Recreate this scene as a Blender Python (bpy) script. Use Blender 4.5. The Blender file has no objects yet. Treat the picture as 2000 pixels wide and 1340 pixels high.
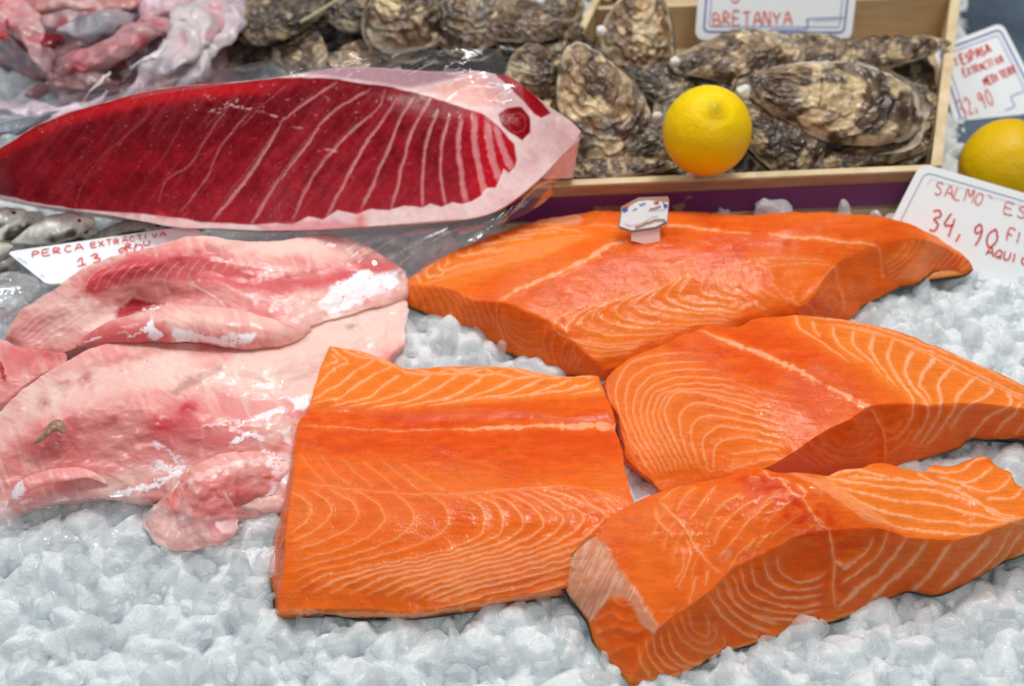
import bpy, bmesh, math, random
import numpy as np
from mathutils import Vector, Matrix

R = math.radians
rng = np.random.RandomState(7)
random.seed(7)
scene = bpy.context.scene
COL = scene.collection

# ------------------------------------------------------------------ camera
CAM_H = 0.59
PITCH = R(45)
FPX = 1000.0 / math.tan(R(21))
CP = np.array([0.0, 0.0, CAM_H])
FW = np.array([0, math.cos(PITCH), -math.sin(PITCH)])
UP = np.array([0, math.sin(PITCH), math.cos(PITCH)])
RT = np.array([1.0, 0, 0])
cd = bpy.data.cameras.new('camera')
cam = bpy.data.objects.new('camera', cd)
COL.objects.link(cam)
cam.location = CP
cam.rotation_euler = (math.pi / 2 - PITCH, 0, 0)
cd.sensor_width = 36
cd.lens = 18 / math.tan(R(21))
cd.clip_start = 0.01
cd.clip_end = 50
cd.dof.use_dof = True
cd.dof.focus_distance = 0.72
cd.dof.aperture_fstop = 6.3
scene.camera = cam

# ------------------------------------------------------------------ world, lamps, exposure
w = bpy.data.worlds.new('World')
scene.world = w
w.use_nodes = True
w.node_tree.nodes['Background'].inputs[0].default_value = (0.88, 0.95, 1.0, 1)
w.node_tree.nodes['Background'].inputs[1].default_value = 0.17


def lamp(name, loc, target, size, power, color=(1, 1, 1), sy=None):
    l = bpy.data.lights.new(name, 'AREA')
    l.shape = 'RECTANGLE'
    l.size = size
    l.size_y = sy or size
    l.energy = power
    l.color = color
    o = bpy.data.objects.new(name, l)
    COL.objects.link(o)
    o.location = loc
    o.rotation_euler = (Vector(target) - Vector(loc)).to_track_quat('-Z', 'Y').to_euler()
    return o


lamp('overhead_lamp', (0.30, 1.0, 1.75), (0, 0.6, 0), 0.5, 15.5, (1.0, 0.965, 0.92), 0.25)
lamp('side_lamp', (-0.9, 0.7, 1.3), (0, 0.6, 0), 0.35, 4.4, (0.93, 0.97, 1.0))
lamp('front_fill', (0.25, -0.45, 1.2), (0, 0.6, 0), 0.5, 5, (1.0, 0.98, 0.96))  # added soft fill that brightens the cut faces
lamp('glint_strip', (0.0, 1.32, 1.62), (0, .5, 0), 1.4, 3.6, (1.0, .98, .95), .03)  # added light strip, placed so the wet flesh and ice glint
lamp('glint_strip', (0.1, 1.02, 1.55), (0, .45, 0), 1.1, 2.2, (.96, .98, 1.0), .03)  # second added strip for glints
for _p, _e in (((-.25, 1.5, 1.2), 1.4), ((.55, 1.4, 1.1), 1.4), ((-.8, 1.2, 1.1), 1.2)):
    lamp('spot_lamp', _p, (0, .55, 0), .035, _e, (1.0, .98, .95))

scene.view_settings.view_transform = 'Standard'
scene.view_settings.look = 'None'
scene.view_settings.exposure = 0.0
scene.view_settings.gamma = 1.0
scene.render.engine = 'CYCLES'
scene.cycles.use_denoising = True
scene.cycles.max_bounces = 12
scene.cycles.diffuse_bounces = 8
scene.cycles.transparent_max_bounces = 24
scene.cycles.caustics_reflective = False
scene.cycles.caustics_refractive = False
scene.cycles.sample_clamp_indirect = 6.0


# ------------------------------------------------------------------ maths helpers
def rays(px, py):
    px = np.asarray(px, float); py = np.asarray(py, float)
    d = FW + ((px - 1000) / FPX)[..., None] * RT + ((670 - py) / FPX)[..., None] * UP
    return d


def P(px, py, z=0.0):
    d = rays(px, py)
    t = (np.asarray(z, float) - CAM_H) / d[..., 2]
    return CP + d * t[..., None]


def on_plane(px, py, p0, n):
    d = rays(px, py)
    t = ((p0 - CP) @ n) / (d @ n)
    return CP + d * np.asarray(t)[..., None]


def proj(V):
    q = V - CP
    dz = q @ FW
    return 1000 + FPX * (q @ RT) / dz, 670 - FPX * (q @ UP) / dz


def px_size(p):
    return float((np.asarray(p) - CP) @ FW) / FPX      # metres per photo pixel at point p


def srgb(*c):
    c = np.array(c, float) / 255
    return np.where(c <= 0.04045, c / 12.92, ((c + 0.055) / 1.055) ** 2.4)


def sstep(a, b, x):
    t = np.clip((x - a) / (b - a), 0, 1)
    return t * t * (3 - 2 * t)


def hash3(ix, iy, iz, seed):
    h = (ix * 374761393 + iy * 668265263 + iz * 1440662683 + seed * 974634777) & 0xFFFFFFFF
    h = ((h ^ (h >> 13)) * 1274126177) & 0xFFFFFFFF
    h = h ^ (h >> 16)
    return (h & 0xFFFF) / 65535.0


def vnoise(p, seed=0):
    p = np.asarray(p, float)
    i = np.floor(p).astype(np.int64)
    f = p - i
    f = f * f * (3 - 2 * f)
    out = 0
    for dx in (0, 1):
        for dy in (0, 1):
            for dz in (0, 1):
                wgt = (f[:, 0] if dx else 1 - f[:, 0]) * (f[:, 1] if dy else 1 - f[:, 1]) * (f[:, 2] if dz else 1 - f[:, 2])
                out = out + wgt * hash3(i[:, 0] + dx, i[:, 1] + dy, i[:, 2] + dz, seed)
    return out * 2 - 1


def fbm(p, seed=0, octv=3):
    s = 0; a = 1.0; tot = 0
    p = np.asarray(p, float)
    for k in range(octv):
        s = s + a * vnoise(p * 2 ** k, seed + 17 * k)
        tot += a
        a *= 0.5
    return s / tot


def n2(x, y, seed=0, octv=3):
    return fbm(np.stack([x, y, np.zeros_like(x)], 1), seed, octv)


def catmull(pts, n):
    pts = np.asarray(pts, float)
    if len(pts) > 2:
        e = np.vstack([2 * pts[0] - pts[1], pts, 2 * pts[-1] - pts[-2]])
        out = []
        for i in range(len(pts) - 1):
            p0, p1, p2, p3 = e[i:i + 4]
            for t in np.linspace(0, 1, 12, endpoint=False):
                out.append(0.5 * ((2 * p1) + (-p0 + p2) * t + (2 * p0 - 5 * p1 + 4 * p2 - p3) * t * t + (-p0 + 3 * p1 - 3 * p2 + p3) * t ** 3))
        out.append(pts[-1])
        pts = np.array(out)
    d = np.r_[0, np.cumsum(np.linalg.norm(np.diff(pts, axis=0), axis=1))]
    s = np.linspace(0, d[-1], n)
    return np.stack([np.interp(s, d, pts[:, k]) for k in range(pts.shape[1])], 1)


def family(keys, n, K=40):
    """n curves blended through the key curves"""
    ks = [catmull(k, K) for k in keys]
    out = []
    for t in np.linspace(0, len(ks) - 1, n):
        i = min(int(t), len(ks) - 2)
        f = t - i
        out.append(ks[i] * (1 - f) + ks[i + 1] * f)
    return out


def Z(ox, oy, s):
    return lambda pts: [(x / s + ox, y / s + oy) for x, y in pts]


class Marks:
    """traced marks (photo pixels), evaluated at the projected position of every vertex of a surface"""
    def __init__(self):
        self.p = []

    def line(self, pts, wd=2.0, s=1.0, w2=None, jag=0.0):
        n = max(8, int(np.linalg.norm(np.diff(np.array(pts, float), axis=0), axis=1).sum() / 1.2))
        c = catmull(pts, n)
        t = np.linspace(0, 1, n)
        ww = wd + ((w2 if w2 is not None else wd) - wd) * t
        if jag:
            ww = ww * (1 + jag * vnoise(np.stack([c[:, 0] / 7, c[:, 1] / 7, t * 0], 1), 5))
        taper = np.minimum(1, np.minimum(t, 1 - t) * 8 + 0.35)
        self.p.append(np.stack([c[:, 0], c[:, 1], ww, s * taper], 1))
        return self

    def fam(self, keys, n, wd=2.0, s=1.0, w2=None, jag=0.2):
        for c in family(keys, n):
            self.line(c[::4], wd, s, w2, jag)
        return self

    def eval(self, x, y, soft=1.3, wk=1.0, halo=0):
        from mathutils.kdtree import KDTree
        out = np.zeros(len(x))
        if not self.p:
            return out
        A = np.vstack(self.p)
        kd = KDTree(len(A))
        for i, (a, b, _, _) in enumerate(A):
            kd.insert((a, b, 0), i)
        kd.balance()
        idx = np.empty(len(x), int); dist = np.empty(len(x))
        f = kd.find
        for i, (a, b) in enumerate(zip(x.tolist(), y.tolist())):
            _, j, d = f((a, b, 0))
            idx[i] = j; dist[i] = d
        ww = A[idx, 2] * wk
        m = (1 - sstep(0, 1, (dist - ww * 0.5 + soft * 0.5) / soft)) * A[idx, 3]
        return (m, np.exp(-(dist / halo) ** 2) * A[idx, 3]) if halo else m


def inpoly(x, y, poly, soft=3.0):
    """soft polygon mask in photo pixels"""
    poly = np.array(poly, float)
    ins = np.zeros(len(x), bool)
    dmin = np.full(len(x), 1e9)
    n = len(poly)
    for i in range(n):
        x1, y1 = poly[i]; x2, y2 = poly[(i + 1) % n]
        if y1 != y2:
            c = ((y1 > y) != (y2 > y)) & (x < (x2 - x1) * (y - y1) / (y2 - y1) + x1)
            ins ^= c
        L = (x2 - x1) ** 2 + (y2 - y1) ** 2 + 1e-9
        t = np.clip(((x - x1) * (x2 - x1) + (y - y1) * (y2 - y1)) / L, 0, 1)
        d = np.hypot(x - x1 - t * (x2 - x1), y - y1 - t * (y2 - y1))
        dmin = np.minimum(dmin, d)
    sd = np.where(ins, dmin, -dmin)
    return sstep(-soft, soft, sd)


def blob(x, y, cx, cy, rx, ry=None, ang=0):
    ry = ry or rx
    a = R(ang)
    dx = (x - cx) * math.cos(a) - (y - cy) * math.sin(a)
    dy = (x - cx) * math.sin(a) + (y - cy) * math.cos(a)
    return np.exp(-((dx / rx) ** 2 + (dy / ry) ** 2))


def mix(a, b, t):
    t = np.asarray(t)[..., None] if np.ndim(t) else t
    return a * (1 - t) + b * t


# ------------------------------------------------------------------ materials
def mat(name, rough=0.35, sss=0.0, sss_r=(1, .4, .2), sss_s=0.004, coat=0.0, spec=0.5, bumps=(), color=None,
        attr=True, tint_noise=None, transmission=0.0, ior=1.4, coat_rough=0.08, rough_noise=None, metallic=0.0, alpha=1.0):
    m = bpy.data.materials.new(name)
    m.use_nodes = True
    nt = m.node_tree; N = nt.nodes; L = nt.links
    b = N['Principled BSDF']
    b.inputs['Roughness'].default_value = rough
    b.inputs['Specular IOR Level'].default_value = spec
    b.inputs['Coat Weight'].default_value = coat
    b.inputs['Coat Roughness'].default_value = coat_rough
    b.inputs['Transmission Weight'].default_value = transmission
    b.inputs['IOR'].default_value = ior
    b.inputs['Metallic'].default_value = metallic
    b.inputs['Alpha'].default_value = alpha
    if sss:
        b.inputs['Subsurface Weight'].default_value = sss
        b.inputs['Subsurface Radius'].default_value = sss_r
        b.inputs['Subsurface Scale'].default_value = sss_s
    tc = N.new('ShaderNodeTexCoord')
    if attr:
        a = N.new('ShaderNodeAttribute'); a.attribute_name = 'albedo'
        src = a.outputs['Color']
    else:
        rgb = N.new('ShaderNodeRGB'); rgb.outputs[0].default_value = (*color, 1)
        src = rgb.outputs[0]
    if tint_noise:
        sc, amt = tint_noise[:2]
        nz = N.new('ShaderNodeTexNoise'); nz.inputs['Scale'].default_value = sc; nz.inputs['Detail'].default_value = 4
        L.new(tc.outputs['Object'], nz.inputs['Vector'])
        mr = N.new('ShaderNodeMapRange')
        mr.inputs['From Min'].default_value = 0.3; mr.inputs['From Max'].default_value = 0.7
        mr.inputs['To Min'].default_value = 1 - amt; mr.inputs['To Max'].default_value = 1 + amt * 0.6
        L.new(nz.outputs['Fac'], mr.inputs['Value'])
        vm = N.new('ShaderNodeVectorMath'); vm.operation = 'SCALE'
        L.new(src, vm.inputs[0]); L.new(mr.outputs[0], vm.inputs['Scale'])
        src = vm.outputs[0]
    L.new(src, b.inputs['Base Color'])
    if rough_noise:
        nz = N.new('ShaderNodeTexNoise'); nz.inputs['Scale'].default_value = rough_noise[0]; nz.inputs['Detail'].default_value = 3
        L.new(tc.outputs['Object'], nz.inputs['Vector'])
        mr = N.new('ShaderNodeMapRange')
        mr.inputs['From Min'].default_value = 0.35; mr.inputs['From Max'].default_value = 0.65
        mr.inputs['To Min'].default_value = rough_noise[1]; mr.inputs['To Max'].default_value = rough_noise[2]
        L.new(nz.outputs['Fac'], mr.inputs['Value']); L.new(mr.outputs[0], b.inputs['Roughness'])
    prev = None
    for (kind, sc, st, dist) in bumps:
        if kind == 'noise':
            t = N.new('ShaderNodeTexNoise'); t.inputs['Detail'].default_value = 1.2 if sc > 600 else 3; o = t.outputs['Fac']
        else:
            t = N.new('ShaderNodeTexVoronoi'); o = t.outputs['Distance']
        t.inputs['Scale'].default_value = sc
        L.new(tc.outputs['Object'], t.inputs['Vector'])
        bp = N.new('ShaderNodeBump'); bp.inputs['Strength'].default_value = st; bp.inputs['Distance'].default_value = dist
        L.new(o, bp.inputs['Height'])
        if prev:
            L.new(prev, bp.inputs['Normal'])
        prev = bp.outputs[0]
    if prev:
        L.new(prev, b.inputs['Normal'])
        if coat:
            L.new(prev, b.inputs['Coat Normal'])
    return m


M = {}
M['salmon'] = mat('salmon_flesh', rough=0.3, sss=0.5, sss_r=(1, .30, .07), sss_s=0.005, coat=0.16, coat_rough=.03, spec=.10, tint_noise=(160, .06),
                  bumps=(('noise', 750, .7, .00030), ('noise', 110, .15, .0010)), rough_noise=(300, .15, .35))
M['skin'] = mat('fish_skin', rough=0.35, attr=False, color=(.07, .075, .08), bumps=(('voronoi', 400, .4, .0005),), tint_noise=(200, .4))
M['tuna'] = mat('tuna_flesh', rough=0.34, sss=0.3, sss_r=(1, .2, .15), sss_s=0.003, spec=.2, tint_noise=(260, .10),
                coat=.3, coat_rough=.05, bumps=(('noise', 800, .5, .0003), ('noise', 90, .08, .0015)), rough_noise=(260, .2, .4))
M['perch'] = mat('perch_flesh', rough=0.3, sss=0.7, sss_r=(1, .45, .4), sss_s=0.006, coat=0.4, coat_rough=.05, spec=.2, tint_noise=(90, .04),
                 bumps=(('noise', 900, .5, .0003), ('noise', 60, .10, .002)), rough_noise=(120, .14, .42))
M['offcut'] = mat('wet_fish_flesh', rough=0.3, sss=0.3, sss_r=(1, .5, .45), sss_s=0.005, coat=0.15, coat_rough=0.1, tint_noise=(60, .2),
                  bumps=(('noise', 300, .4, .001), ('noise', 90, .5, .003)))
M['oyster'] = mat('oyster_shell', rough=0.4, coat=0.35, coat_rough=0.15, tint_noise=(220, .28),
                  bumps=(('noise', 420, .4, .0008), ('noise', 110, .45, .0022)))
M['lemon'] = mat('lemon_peel', rough=0.42, sss=0.1, sss_r=(1, .9, .1), sss_s=0.003, coat=0.0, spec=.35, bumps=(('voronoi', 360, .3, .0006), ('noise', 150, .2, .0015)))
M['silver'] = mat('silver_fish_skin', rough=0.25, metallic=.1, coat=.6, tint_noise=(220, .3), bumps=(('voronoi', 500, .4, .0005),))
M['card'] = mat('tag_plastic', rough=0.35, attr=False, color=(.88, .91, .93), bumps=(('noise', 60, .05, .001),))
M['red_ink'] = mat('red_marker_ink', rough=0.5, attr=False, color=(.75, .06, .05), tint_noise=(500, .6))
M['pale_ink'] = mat('faded_red_ink', rough=0.5, attr=False, color=(.82, .22, .18), tint_noise=(400, .4))
M['blue_ink'] = mat('blue_print', rough=0.4, attr=False, color=(.05, .10, .42))
M['grey_ink'] = mat('greyblue_print', rough=0.4, attr=False, color=(.25, .33, .50))
M['orange_ink'] = mat('orange_print', rough=0.4, attr=False, color=(.85, .12, .03))
M['tan_ink'] = mat('worn_brown_print', rough=0.5, attr=False, color=(.42, .26, .18))
M['stake'] = mat('translucent_plastic', rough=0.3, attr=False, color=(.80, .42, .36), sss=.4, sss_s=.004, coat=.3)
M['straw'] = mat('straw', rough=0.6, attr=False, color=(.50, .42, .28))
M['barnacle'] = mat('barnacle_white', rough=0.6, attr=False, color=(.75, .72, .66), bumps=(('noise', 500, .8, .001),))
M['fisheye'] = mat('fish_eye', rough=0.1, attr=False, color=(.02, .02, .02), coat=1)


def wood(name, base, dark, axis=0):
    m = bpy.data.materials.new(name); m.use_nodes = True
    nt = m.node_tree; N = nt.nodes; L = nt.links; b = N['Principled BSDF']
    tc = N.new('ShaderNodeTexCoord'); mp = N.new('ShaderNodeMapping')
    s = [40, 40, 400]
    if axis == 1: s = [10, 10, 260]
    mp.inputs['Scale'].default_value = s
    nz = N.new('ShaderNodeTexNoise'); nz.inputs['Scale'].default_value = 1.0; nz.inputs['Detail'].default_value = 6; nz.inputs['Distortion'].default_value = .6
    cr = N.new('ShaderNodeValToRGB')
    cr.color_ramp.elements[0].position = .3; cr.color_ramp.elements[0].color = (*dark, 1)
    cr.color_ramp.elements[1].position = .62; cr.color_ramp.elements[1].color = (*base, 1)
    L.new(tc.outputs['Object'], mp.inputs[0]); L.new(mp.outputs[0], nz.inputs['Vector'])
    L.new(nz.outputs['Fac'], cr.inputs[0]); L.new(cr.outputs[0], b.inputs['Base Color'])
    bp = N.new('ShaderNodeBump'); bp.inputs['Strength'].default_value = .3; bp.inputs['Distance'].default_value = .001
    L.new(nz.outputs['Fac'], bp.inputs['Height']); L.new(bp.outputs[0], b.inputs['Normal'])
    b.inputs['Roughness'].default_value = .6
    return m


M['wood'] = wood('plywood', (.62, .47, .29), (.50, .36, .20))
M['wood_red'] = wood('reddish_plywood', (.48, .27, .15), (.36, .18, .09))
M['wood_edge'] = wood('pale_wood_edge', (.74, .60, .38), (.55, .40, .22))


def purple_mat():
    m = bpy.data.materials.new('worn_purple_print'); m.use_nodes = True
    nt = m.node_tree; N = nt.nodes; L = nt.links; b = N['Principled BSDF']
    tc = N.new('ShaderNodeTexCoord')
    nz = N.new('ShaderNodeTexNoise'); nz.inputs['Scale'].default_value = 28; nz.inputs['Detail'].default_value = 8
    cr = N.new('ShaderNodeValToRGB')
    cr.color_ramp.elements[0].position = .615; cr.color_ramp.elements[0].color = (.17, .03, .14, 1)
    cr.color_ramp.elements[1].position = .635; cr.color_ramp.elements[1].color = (.30, .20, .12, 1)
    L.new(tc.outputs['Object'], nz.inputs['Vector']); L.new(nz.outputs['Fac'], cr.inputs[0]); L.new(cr.outputs[0], b.inputs['Base Color'])
    b.inputs['Roughness'].default_value = .45
    return m


M['purple'] = purple_mat()


def ice_mat(name, clear, rough, scale, col):
    m = mat(name, rough=0.2, sss=1.0, sss_r=(.90, .96, 1.0), sss_s=scale, attr=False, color=col, ior=1.31,
            coat=0, bumps=(('noise', 800, 1.0, .0009), ('noise', 240, .5, .0016)), rough_noise=(240, rough, .35), spec=.9)
    nt = m.node_tree; N = nt.nodes; L = nt.links
    if clear:
        b = N['Principled BSDF']; out = [n for n in N if n.type == 'OUTPUT_MATERIAL'][0]
        tr = N.new('ShaderNodeBsdfTransparent'); tr.inputs[0].default_value = (.985, .993, .997, 1)
        gl = N.new('ShaderNodeBsdfGlossy'); gl.inputs['Roughness'].default_value = .06; gl.inputs[0].default_value = (.97, .99, 1, 1)
        L.new(b.inputs['Normal'].links[0].from_socket, gl.inputs['Normal'])
        fw_ = N.new('ShaderNodeLayerWeight'); fw_.inputs['Blend'].default_value = .5
        pw = N.new('ShaderNodeMath'); pw.operation = 'POWER'; pw.inputs[1].default_value = 4.0
        L.new(fw_.outputs['Facing'], pw.inputs[0])
        fr = N.new('ShaderNodeMath'); fr.operation = 'MULTIPLY_ADD'; fr.inputs[1].default_value = .25; fr.inputs[2].default_value = .04
        L.new(pw.outputs[0], fr.inputs[0])
        m1 = N.new('ShaderNodeMixShader'); L.new(fr.outputs[0], m1.inputs[0])
        L.new(tr.outputs[0], m1.inputs[1]); L.new(gl.outputs[0], m1.inputs[2])
        nr = b.inputs['Normal'].links[0].from_socket
        df = N.new('ShaderNodeBsdfDiffuse'); df.inputs[0].default_value = (*col, 1); L.new(nr, df.inputs['Normal'])
        tl = N.new('ShaderNodeBsdfTranslucent'); tl.inputs[0].default_value = (*col, 1); L.new(nr, tl.inputs['Normal'])
        m0 = N.new('ShaderNodeMixShader'); m0.inputs[0].default_value = .45
        L.new(df.outputs[0], m0.inputs[1]); L.new(tl.outputs[0], m0.inputs[2])
        m2 = N.new('ShaderNodeMixShader'); m2.inputs[0].default_value = clear
        L.new(m0.outputs[0], m2.inputs[1]); L.new(tr.outputs[0], m2.inputs[2])
        m3 = N.new('ShaderNodeMixShader'); L.new(fr.outputs[0], m3.inputs[0])
        L.new(m2.outputs[0], m3.inputs[1]); L.new(gl.outputs[0], m3.inputs[2])
        m2 = m3
        L.new(m2.outputs[0], out.inputs['Surface'])
    return m


M['ice'] = ice_mat('packed_crushed_ice', 0, .03, .009, (.72, .765, .785))
M['ice_lump'] = ice_mat('clear_ice_lump', .54, .03, .008, (.93, .965, .98))


def film_mat(name, milky=.06, tint=(1, 1, 1), refl=1.0, scale=26):
    m = bpy.data.materials.new(name); m.use_nodes = True
    nt = m.node_tree; N = nt.nodes; L = nt.links
    for n in list(N):
        if n.type != 'OUTPUT_MATERIAL': N.remove(n)
    out = [n for n in N if n.type == 'OUTPUT_MATERIAL'][0]
    tr = N.new('ShaderNodeBsdfTransparent'); tr.inputs[0].default_value = (*tint, 1)
    gl = N.new('ShaderNodeBsdfGlossy'); gl.inputs['Roughness'].default_value = .05; gl.inputs[0].default_value = (.95, .97, 1, 1)
    df = N.new('ShaderNodeBsdfDiffuse'); df.inputs[0].default_value = (.8, .8, .82, 1)
    lw = N.new('ShaderNodeLayerWeight'); lw.inputs['Blend'].default_value = .25
    tc = N.new('ShaderNodeTexCoord')
    nz = N.new('ShaderNodeTexNoise'); nz.inputs['Scale'].default_value = scale; nz.inputs['Detail'].default_value = 3; nz.inputs['Distortion'].default_value = 1.5
    L.new(tc.outputs['Object'], nz.inputs['Vector'])
    bp = N.new('ShaderNodeBump'); bp.inputs['Strength'].default_value = .22; bp.inputs['Distance'].default_value = .004
    L.new(nz.outputs['Fac'], bp.inputs['Height'])
    L.new(bp.outputs[0], gl.inputs['Normal']); L.new(bp.outputs[0], lw.inputs['Normal'])
    mul = N.new('ShaderNodeMath'); mul.operation = 'MULTIPLY_ADD'; mul.inputs[1].default_value = .75 * refl; mul.inputs[2].default_value = .05 * refl
    L.new(lw.outputs['Fresnel'], mul.inputs[0])
    m1 = N.new('ShaderNodeMixShader'); m1.inputs[0].default_value = milky
    L.new(tr.outputs[0], m1.inputs[1]); L.new(df.outputs[0], m1.inputs[2])
    m2 = N.new('ShaderNodeMixShader')
    L.new(mul.outputs[0], m2.inputs[0]); L.new(m1.outputs[0], m2.inputs[1]); L.new(gl.outputs[0], m2.inputs[2])
    L.new(m2.outputs[0], out.inputs['Surface'])
    return m


M['film'] = film_mat('clear_plastic_film', .04, refl=.5)
M['film_wet'] = film_mat('wet_ice_film', .08, refl=.12, scale=40)
M['film_milky'] = film_mat('milky_plastic_film', .16)


# ------------------------------------------------------------------ object helpers
def tag(o, label=None, cat=None, group=None, kind=None):
    if label: o['label'] = label
    if cat: o['category'] = cat
    if group: o['group'] = group
    if kind: o['kind'] = kind
    return o


def mesh_obj(name, V, F, material, parent=None, albedo=None, smooth=True):
    """F: (n,3) or (n,4) int array or a list of such arrays"""
    me = bpy.data.meshes.new(name)
    Fs = F if isinstance(F, list) else [F]
    Fs = [np.asarray(f, np.int32) for f in Fs if len(f)]
    V = np.asarray(V, np.float32)
    nl = sum(f.size for f in Fs); nf = sum(len(f) for f in Fs)
    me.vertices.add(len(V)); me.vertices.foreach_set('co', V.ravel())
    me.loops.add(nl); me.polygons.add(nf)
    me.loops.foreach_set('vertex_index', np.concatenate([f.ravel() for f in Fs]))
    ls = []; off = 0
    for f in Fs:
        k = f.shape[1]
        ls.append(off + np.arange(len(f)) * k); off += f.size
    me.polygons.foreach_set('loop_start', np.concatenate(ls).astype(np.int32))
    me.polygons.foreach_set('use_smooth', np.full(nf, smooth))
    me.update(calc_edges=True)
    me.validate()
    if albedo is not None:
        a = me.color_attributes.new('albedo', 'FLOAT_COLOR', 'POINT')
        a.data.foreach_set('color', np.c_[np.clip(albedo, 0, 1), np.ones(len(V))].astype(np.float32).ravel())
    me.materials.append(material)
    o = bpy.data.objects.new(name, me)
    COL.objects.link(o)
    if parent: o.parent = parent
    return o


def empty(name, loc=(0, 0, 0)):
    o = bpy.data.objects.new(name, None)
    COL.objects.link(o); o.location = loc
    o.empty_display_size = .02
    return o


def vnormals(V, F4):
    n = np.zeros_like(V)
    a = V[F4[:, 2]] - V[F4[:, 0]]; b = V[F4[:, 3]] - V[F4[:, 1]]
    fn = np.cross(a, b)
    for k in range(4):
        np.add.at(n, F4[:, k], fn)
    return n / (np.linalg.norm(n, axis=1)[:, None] + 1e-12)


def relax(V, F4, it, fixed=None, lam=.5):
    E = np.vstack([F4[:, [0, 1]], F4[:, [1, 2]], F4[:, [2, 3]], F4[:, [3, 0]]])
    cnt = np.bincount(E.ravel(), minlength=len(V)).astype(float)
    for _ in range(it):
        s = np.stack([np.bincount(E[:, 0], V[E[:, 1], k], len(V)) + np.bincount(E[:, 1], V[E[:, 0], k], len(V)) for k in range(3)], 1)
        W = V + lam * (s / np.maximum(cnt, 1)[:, None] - V)
        if fixed is not None: W[fixed] = V[fixed]
        V = W
    return V


def edge3(pts, n):
    a = np.array([P(x, y, z) for x, y, z in pts])
    return catmull(a, n)


def coons(S, N_, W, E):
    nu, nv = len(S), len(W)
    u = np.linspace(0, 1, nu)[None, :, None]; v = np.linspace(0, 1, nv)[:, None, None]
    G = (1 - v) * S[None] + v * N_[None] + (1 - u) * W[:, None] + u * E[:, None]
    G -= (1 - u) * (1 - v) * S[0] + u * (1 - v) * S[-1] + (1 - u) * v * N_[0] + u * v * N_[-1]
    return G


FOOT = []


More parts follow.
